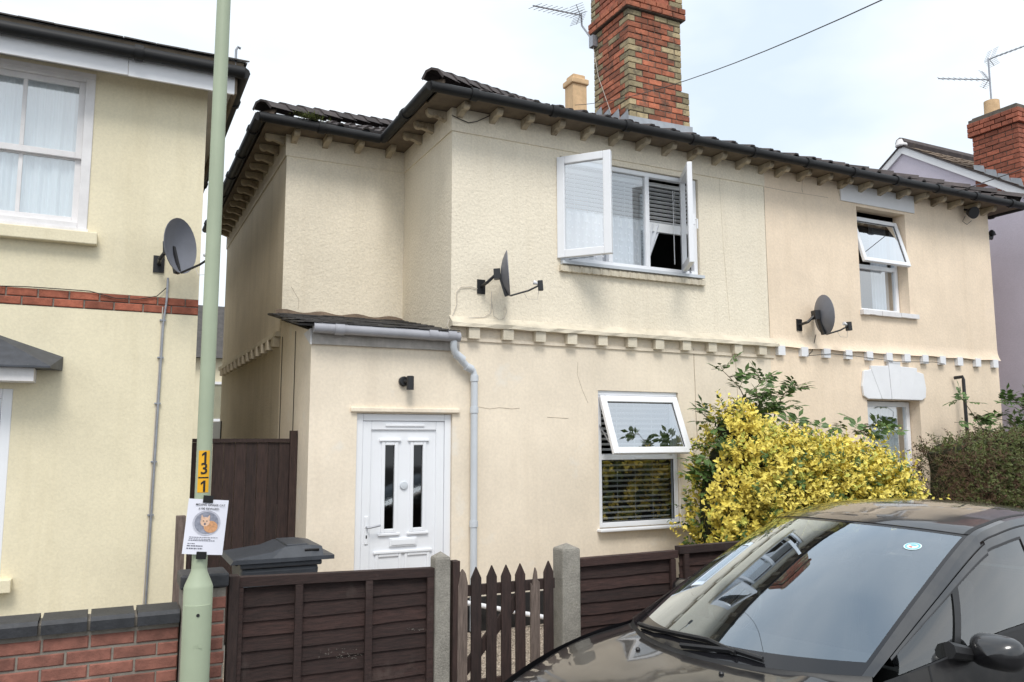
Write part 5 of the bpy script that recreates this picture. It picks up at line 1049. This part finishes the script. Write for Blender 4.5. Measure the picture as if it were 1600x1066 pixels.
def patch(name, mt, fn, a0, a1, b0, b1, na, nb, parent=CAR, keep=None): return MB().sheet(lambda u, v: fn(a0+(a1-a0)*u, b0+(b1-b0)*v), na, nb, keep).build(name, mt, parent, smooth=True)
ws = patch('windscreen', 'car_glass', canopy, .03, .392, -.935, .935, 20, 28)
bd = MB(); 
for a0, a1, b0, b1 in ((.0,.03,-.957,.957),(.03,.392,-.957,-.935),(.03,.392,.935,.957),(.392,.398,-.957,.957)): bd.sheet(lambda u, v: canopy(a0+(a1-a0)*u, b0+(b1-b0)*v, .0005), 20 if a1-a0 > .1 else 2, 28 if b1-b0 > .2 else 2)
bd.build('windscreen_border', 'frit', ws, smooth=True)
roofc = patch('roof', 'car_paint', canopy, .404, 1., -.93, .93, 26, 28)
MB().sheet(lambda u, v: canopy(.396+.010*u, -.97+1.94*v, -.004), 2, 28).build('roof_seal', 'rubber', roofc)
for sg in (-1, 1):
    pil = MB(); pil.sheet(lambda u, v: canopy(.0+.404*u, sg*(.957+.043*v)), 20, 3); pil.sheet(lambda u, v: flank(.404*u, .0+.10*v, sg), 20, 3); pil.build('windscreen_pillar', 'car_paint', CAR, smooth=True)
    tr = MB(); tr.sheet(lambda u, v: canopy(.0+.404*u, sg*(.948+.010*v), -.002), 20, 1); tr.sheet(lambda u, v: canopy(.404+.596*u, sg*(.93+.03*v), .002), 24, 1); tr.build('roof_trim', 'car_trim', CAR, smooth=True)
    rl = MB(); rl.sheet(lambda u, v: canopy(.404+.596*u, sg*(.96+.04*v)), 24, 2); rl.sheet(lambda u, v: flank(.404+.596*u, .07*v, sg), 24, 2); rl.build('roof_rail', 'car_paint', CAR, smooth=True)
    # door frame, seals and glass of the side
    dfm = MB(); dfm.sheet(lambda u, v: flank(.05+.37*u, .115+.085*v, sg, .004), 20, 3); dfm.sheet(lambda u, v: flank(.42+.5*u, .085+.085*v, sg, .004), 20, 3)
    dfm.sheet(lambda u, v: flank(.62+.03*u, .1+.9*v, sg, .004), 2, 10); dfm.sheet(lambda u, v: flank(.90+.1*u, .1+.9*v, sg, .004), 4, 10); door = dfm.build('door_frame', 'car_paint', CAR, smooth=True)
    sl_ = MB(); sl_.sheet(lambda u, v: flank(.02+.4*u, .10+.015*v, sg, -.003), 20, 1); sl_.sheet(lambda u, v: flank(.42+.58*u, .07+.015*v, sg, -.003), 20, 1); sl_.sheet(lambda u, v: flank(.05+.37*u, .198+.03*v, sg, .003), 20, 1); sl_.sheet(lambda u, v: flank(.42+.5*u, .168+.03*v, sg, .003), 20, 1)
    sl_.sheet(lambda u, v: flank(.10+.85*u, .965+.035*v, sg, .006), 20, 1); sl_.build('door_seal', 'rubber', CAR, smooth=True)
    gl_ = MB(); gl_.sheet(lambda u, v: flank(.07+.55*u, .2+.78*v, sg, -.004), 24, 10); gl_.build('side_window', 'car_side_glass', CAR, smooth=True)
    gl_ = MB(); gl_.sheet(lambda u, v: flank(.65+.25*u, .18+.80*v, sg, -.004), 10, 10); gl_.build('rear_side_window', 'car_side_glass', CAR, smooth=True)
    qb = MB(); qb.sheet(lambda u, v: flank(.262+.022*u - .03*v, .2+.8*v, sg, .004), 2, 8); qb.build('quarter_bar', 'car_trim', CAR, smooth=True)
    # body side below the belt with wheel arches
    def side(u, v):
        x = .92 - 4.28*u
        if x > -.30: f_ = (x+.30)/1.22; top = .86 - .25*f_**1.5; y = .83 + .03*math.sin(min(1, f_*1.3)*math.pi*.5) - .16*f_**3
        else:
            s_ = min(1, max(0, np.interp(-x, [.30,.85,1.45,1.72,2.12,2.77,3.38], [0,.2,.4,.5,.65,.85,1.]))); B_ = spline(BK, s_); top, y = B_[2], B_[1]
        z = top + (.24-top)*v; return V(x, sg*(y + .035*math.sin(math.pi*min(1, v*1.1)) - .03*v**3), z)
    arch = lambda u, v: all(math.hypot(side(u, v).x - ax, side(u, v).z - .31) > .34 for ax in (.38, -2.38))
    MB().sheet(side, 70, 22, arch).build('body_side', 'car_paint', CAR, smooth=True)
    MB().sheet(lambda u, v: side((.92+.72)/4.28 + .003*u, v*.9) + V(0, sg*.0015, 0), 1, 16).build('door_gap', 'rubber', CAR)
    for ax in (.38, -2.38):
        wh = MB().lathe([(.19,-.09),(.30,-.09),(.31,-.06),(.31,.06),(.30,.09),(.19,.09)], (ax, sg*.76, .31), 28, (0,1,0)).build('wheel', 'tyre', CAR, smooth=True)
        rm = MB().lathe([(0,.02),(.05,.03),(.06,.01),(.17,.02),(.2,.05),(.2,-.05)], (ax, sg*.80, .31), 24, (0,sg,0)).build('rim', 'alloy', wh, smooth=True)
        MB().lathe([(.35,-.2),(.35,.0),(.36,.0)], (ax, sg*.80, .31), 24, (0,sg,0)).build('wheel_arch', 'car_trim', CAR)
    m = MB(); mc = V(-1.10, sg*1.03, .925)
    def shell(u, v):
        th = 2*math.pi*v; f_ = math.sin(math.pi*min(1, .5+.5*u)) if False else math.sqrt(max(0, 1-(1-u)**2)); sp_ = lambda x: math.copysign(abs(x)**.62, x); return mc + V(0.12*(1-u) - .03, sg*(0.13*sp_(math.cos(th))*f_), .088*sp_(math.sin(th))*f_)
    m.sheet(shell, 10, 24); ms_ = m.build('mirror', 'car_paint', CAR, smooth=True)
    MB().sheet(lambda u, v: mc + V(-.032, sg*.118*u*math.cos(2*math.pi*v), .078*u*math.sin(2*math.pi*v)), 2, 20).build('mirror_glass', 'lamp_clear', ms_)
    MB().tube([mc + V(.0, -sg*.10, -.03), V(-.9, sg*.89, .94)], [.035,.045], 8).build('mirror_arm', 'car_trim', ms_)
# bonnet, scuttle, front
def bonnet(a, t):
    C = spline([(0,.055,0,.872),(.3,.36,0,.845),(.6,.68,0,.80),(.85,.90,0,.70),(1,.98,0,.60)], a); E_ = spline([(0,-.31,.815,.85),(.3,.10,.82,.805),(.6,.48,.765,.73),(.85,.74,.70,.66),(1,.82,.64,.58)], a); k = abs(t); return V(C[0] + (E_[0]-C[0])*k**2.0, E_[1]*t, C[2] + (E_[2]-C[2])*k**2.6 + .012*math.exp(-((k-.72)/.07)**2)*(1-a))
bn = patch('bonnet', 'car_paint', bonnet, .0, 1., -1, 1, 24, 40)
MB().sheet(lambda u, v: bonnet(0, -1+2*v)*(1-u) + canopy(0, -1+2*v)*u - V(0,0,.012*math.sin(math.pi*u)), 3, 40).build('scuttle', 'car_trim', CAR, smooth=True)
def nose(u, v): P_ = bonnet(1, -1+2*u); return V(P_.x + .06*math.sin(math.pi*v*.8), P_.y*(1+.12*v), P_.z - v*(P_.z-.22))
MB().sheet(nose, 30, 12).build('front_bumper', 'car_paint', CAR, smooth=True)
for sg in (-1, 1):
    MB().sheet(lambda u, v: bonnet(.0+.95*u, sg*(.965+.007*v)) + V(0,0,.0015), 24, 1).build('bonnet_gap', 'rubber', CAR)
    MB().lathe([(.012,0),(.014,.006),(.008,.014),(0,.015)], bonnet(.12, sg*.35), 10).build('washer_jet', 'black_plastic', CAR, smooth=True)
for sg in (-1, 1): MB().sheet(lambda u, v: bonnet(.86 + .14*u, sg*(.45+.53*v)) + V(.012,0,.004), 6, 10).build('headlight', 'lamp_clear', CAR, smooth=True)
MB().box(-3.44, -3.3, -.80, .80, .25, 1.05).build('tailgate', 'car_paint', CAR, bevel=.05); MB().quad((-3.3,-.58,1.45),(-3.3,.58,1.45),(-3.4,.78,1.04),(-3.4,-.78,1.04)).build('rear_window', 'car_glass', CAR)
MB().box(-3.1, .85, -.74, .74, .2, .30).build('floor_pan', 'car_trim', CAR)
# interior
MB().sheet(lambda u, v: V(-.14 - .62*u - .30*(2*v-1)**2*(1-u), (-.68 + 1.36*v), .855 + .05*math.sin(math.pi*u*.8) - .10*max(0, u-.8)*5*.5), 8, 12).build('dashboard', 'car_dash', CAR, smooth=True)
MB().box(-.80, -.74, -.70, .70, .55, .82).build('dash_front', 'car_dash', CAR)
for yy in (-.37, .37):
    st_ = MB().box(-1.75, -1.2, yy-.25, yy+.25, .40, .58).build('seat', 'car_seat', CAR, bevel=.05); MB().obox((-1.78,yy,.86), (.06,0,.02), (0,.24,0), (-.05,0,.30)).build('backrest', 'car_seat', st_, bevel=.05); MB().obox((-1.84,yy,1.27), (.045,0,.01), (0,.13,0), (-.01,0,.085)).build('headrest', 'car_seat', st_, bevel=.04)
MB().box(-2.75, -2.6, -.62, .62, .5, 1.12).build('rear_seat', 'car_seat', CAR, bevel=.05)
n = 24; wc = V(-.80, -.37, .98); wu = V(-.42,0,.9).normalized()
MB().tube([wc + V(0,1,0)*.185*math.cos(2*math.pi*k/n) + wu*.185*math.sin(2*math.pi*k/n) for k in range(n+1)], .016, 8, False).build('steering_wheel', 'black_plastic', CAR, smooth=True)
MB().tube([canopy(.37,0) + V(-.04,0,-.03), canopy(.36,0) + V(-.08,0,-.06)], .012, 6).build('mirror_stalk', 'black_plastic', CAR); MB().obox(canopy(.36,0) + V(-.10,0,-.085), (.012,0,0), (0,.12,0), (0,0,.035)).build('rear_view_mirror', 'black_plastic', CAR, bevel=.01)
# wipers
for pts, nm in (([(.004,-.70),(.012,-.5),(.022,-.2),(.026,.05),(.012,.30)], 0), ([(.002,-.1),(.010,.1),(.016,.3),(.008,.48)], 1)):
    wp = MB().tube([canopy(s, t, .028) for s, t in pts], .011, 6).build('wiper', 'black_plastic', CAR); MB().tube([canopy(s, t, .012) for s, t in pts], .006, 5).build('blade_rubber', 'rubber', wp)
# tax-disc style sticker high on the near side of the glass
sc0 = canopy(.335, .73, .003); eu = (canopy(.335,.78,.003) - sc0).normalized(); ev = (canopy(.36,.73,.003) - sc0).normalized(); nn = eu.cross(ev); nn = nn if nn.z < 0 else -nn
def sdisc(r0, r1, o, mt, nm, par, a0=0., a1=2*math.pi, n=26): return MB().add([sc0 + (eu*math.cos(a0+(a1-a0)*k/n) + ev*math.sin(a0+(a1-a0)*k/n))*r + nn*o for r in (r0, r1) for k in range(n+1)], [(k, k+1, n+2+k, n+1+k) for k in range(n)]).build(nm, mt, par)
sk = sdisc(.001, .046, .001, 'sticker_white', 'sticker', CAR); sdisc(.030, .040, -.0008, 'sticker_teal', 'sticker_ring', sk); sdisc(.004, .022, -.0008, 'sticker_teal', 'sticker_mark', sk, .3, 2.6); sdisc(.006, .02, -.0009, 'sticker_red', 'sticker_mark', sk, 3.4, 5.0)
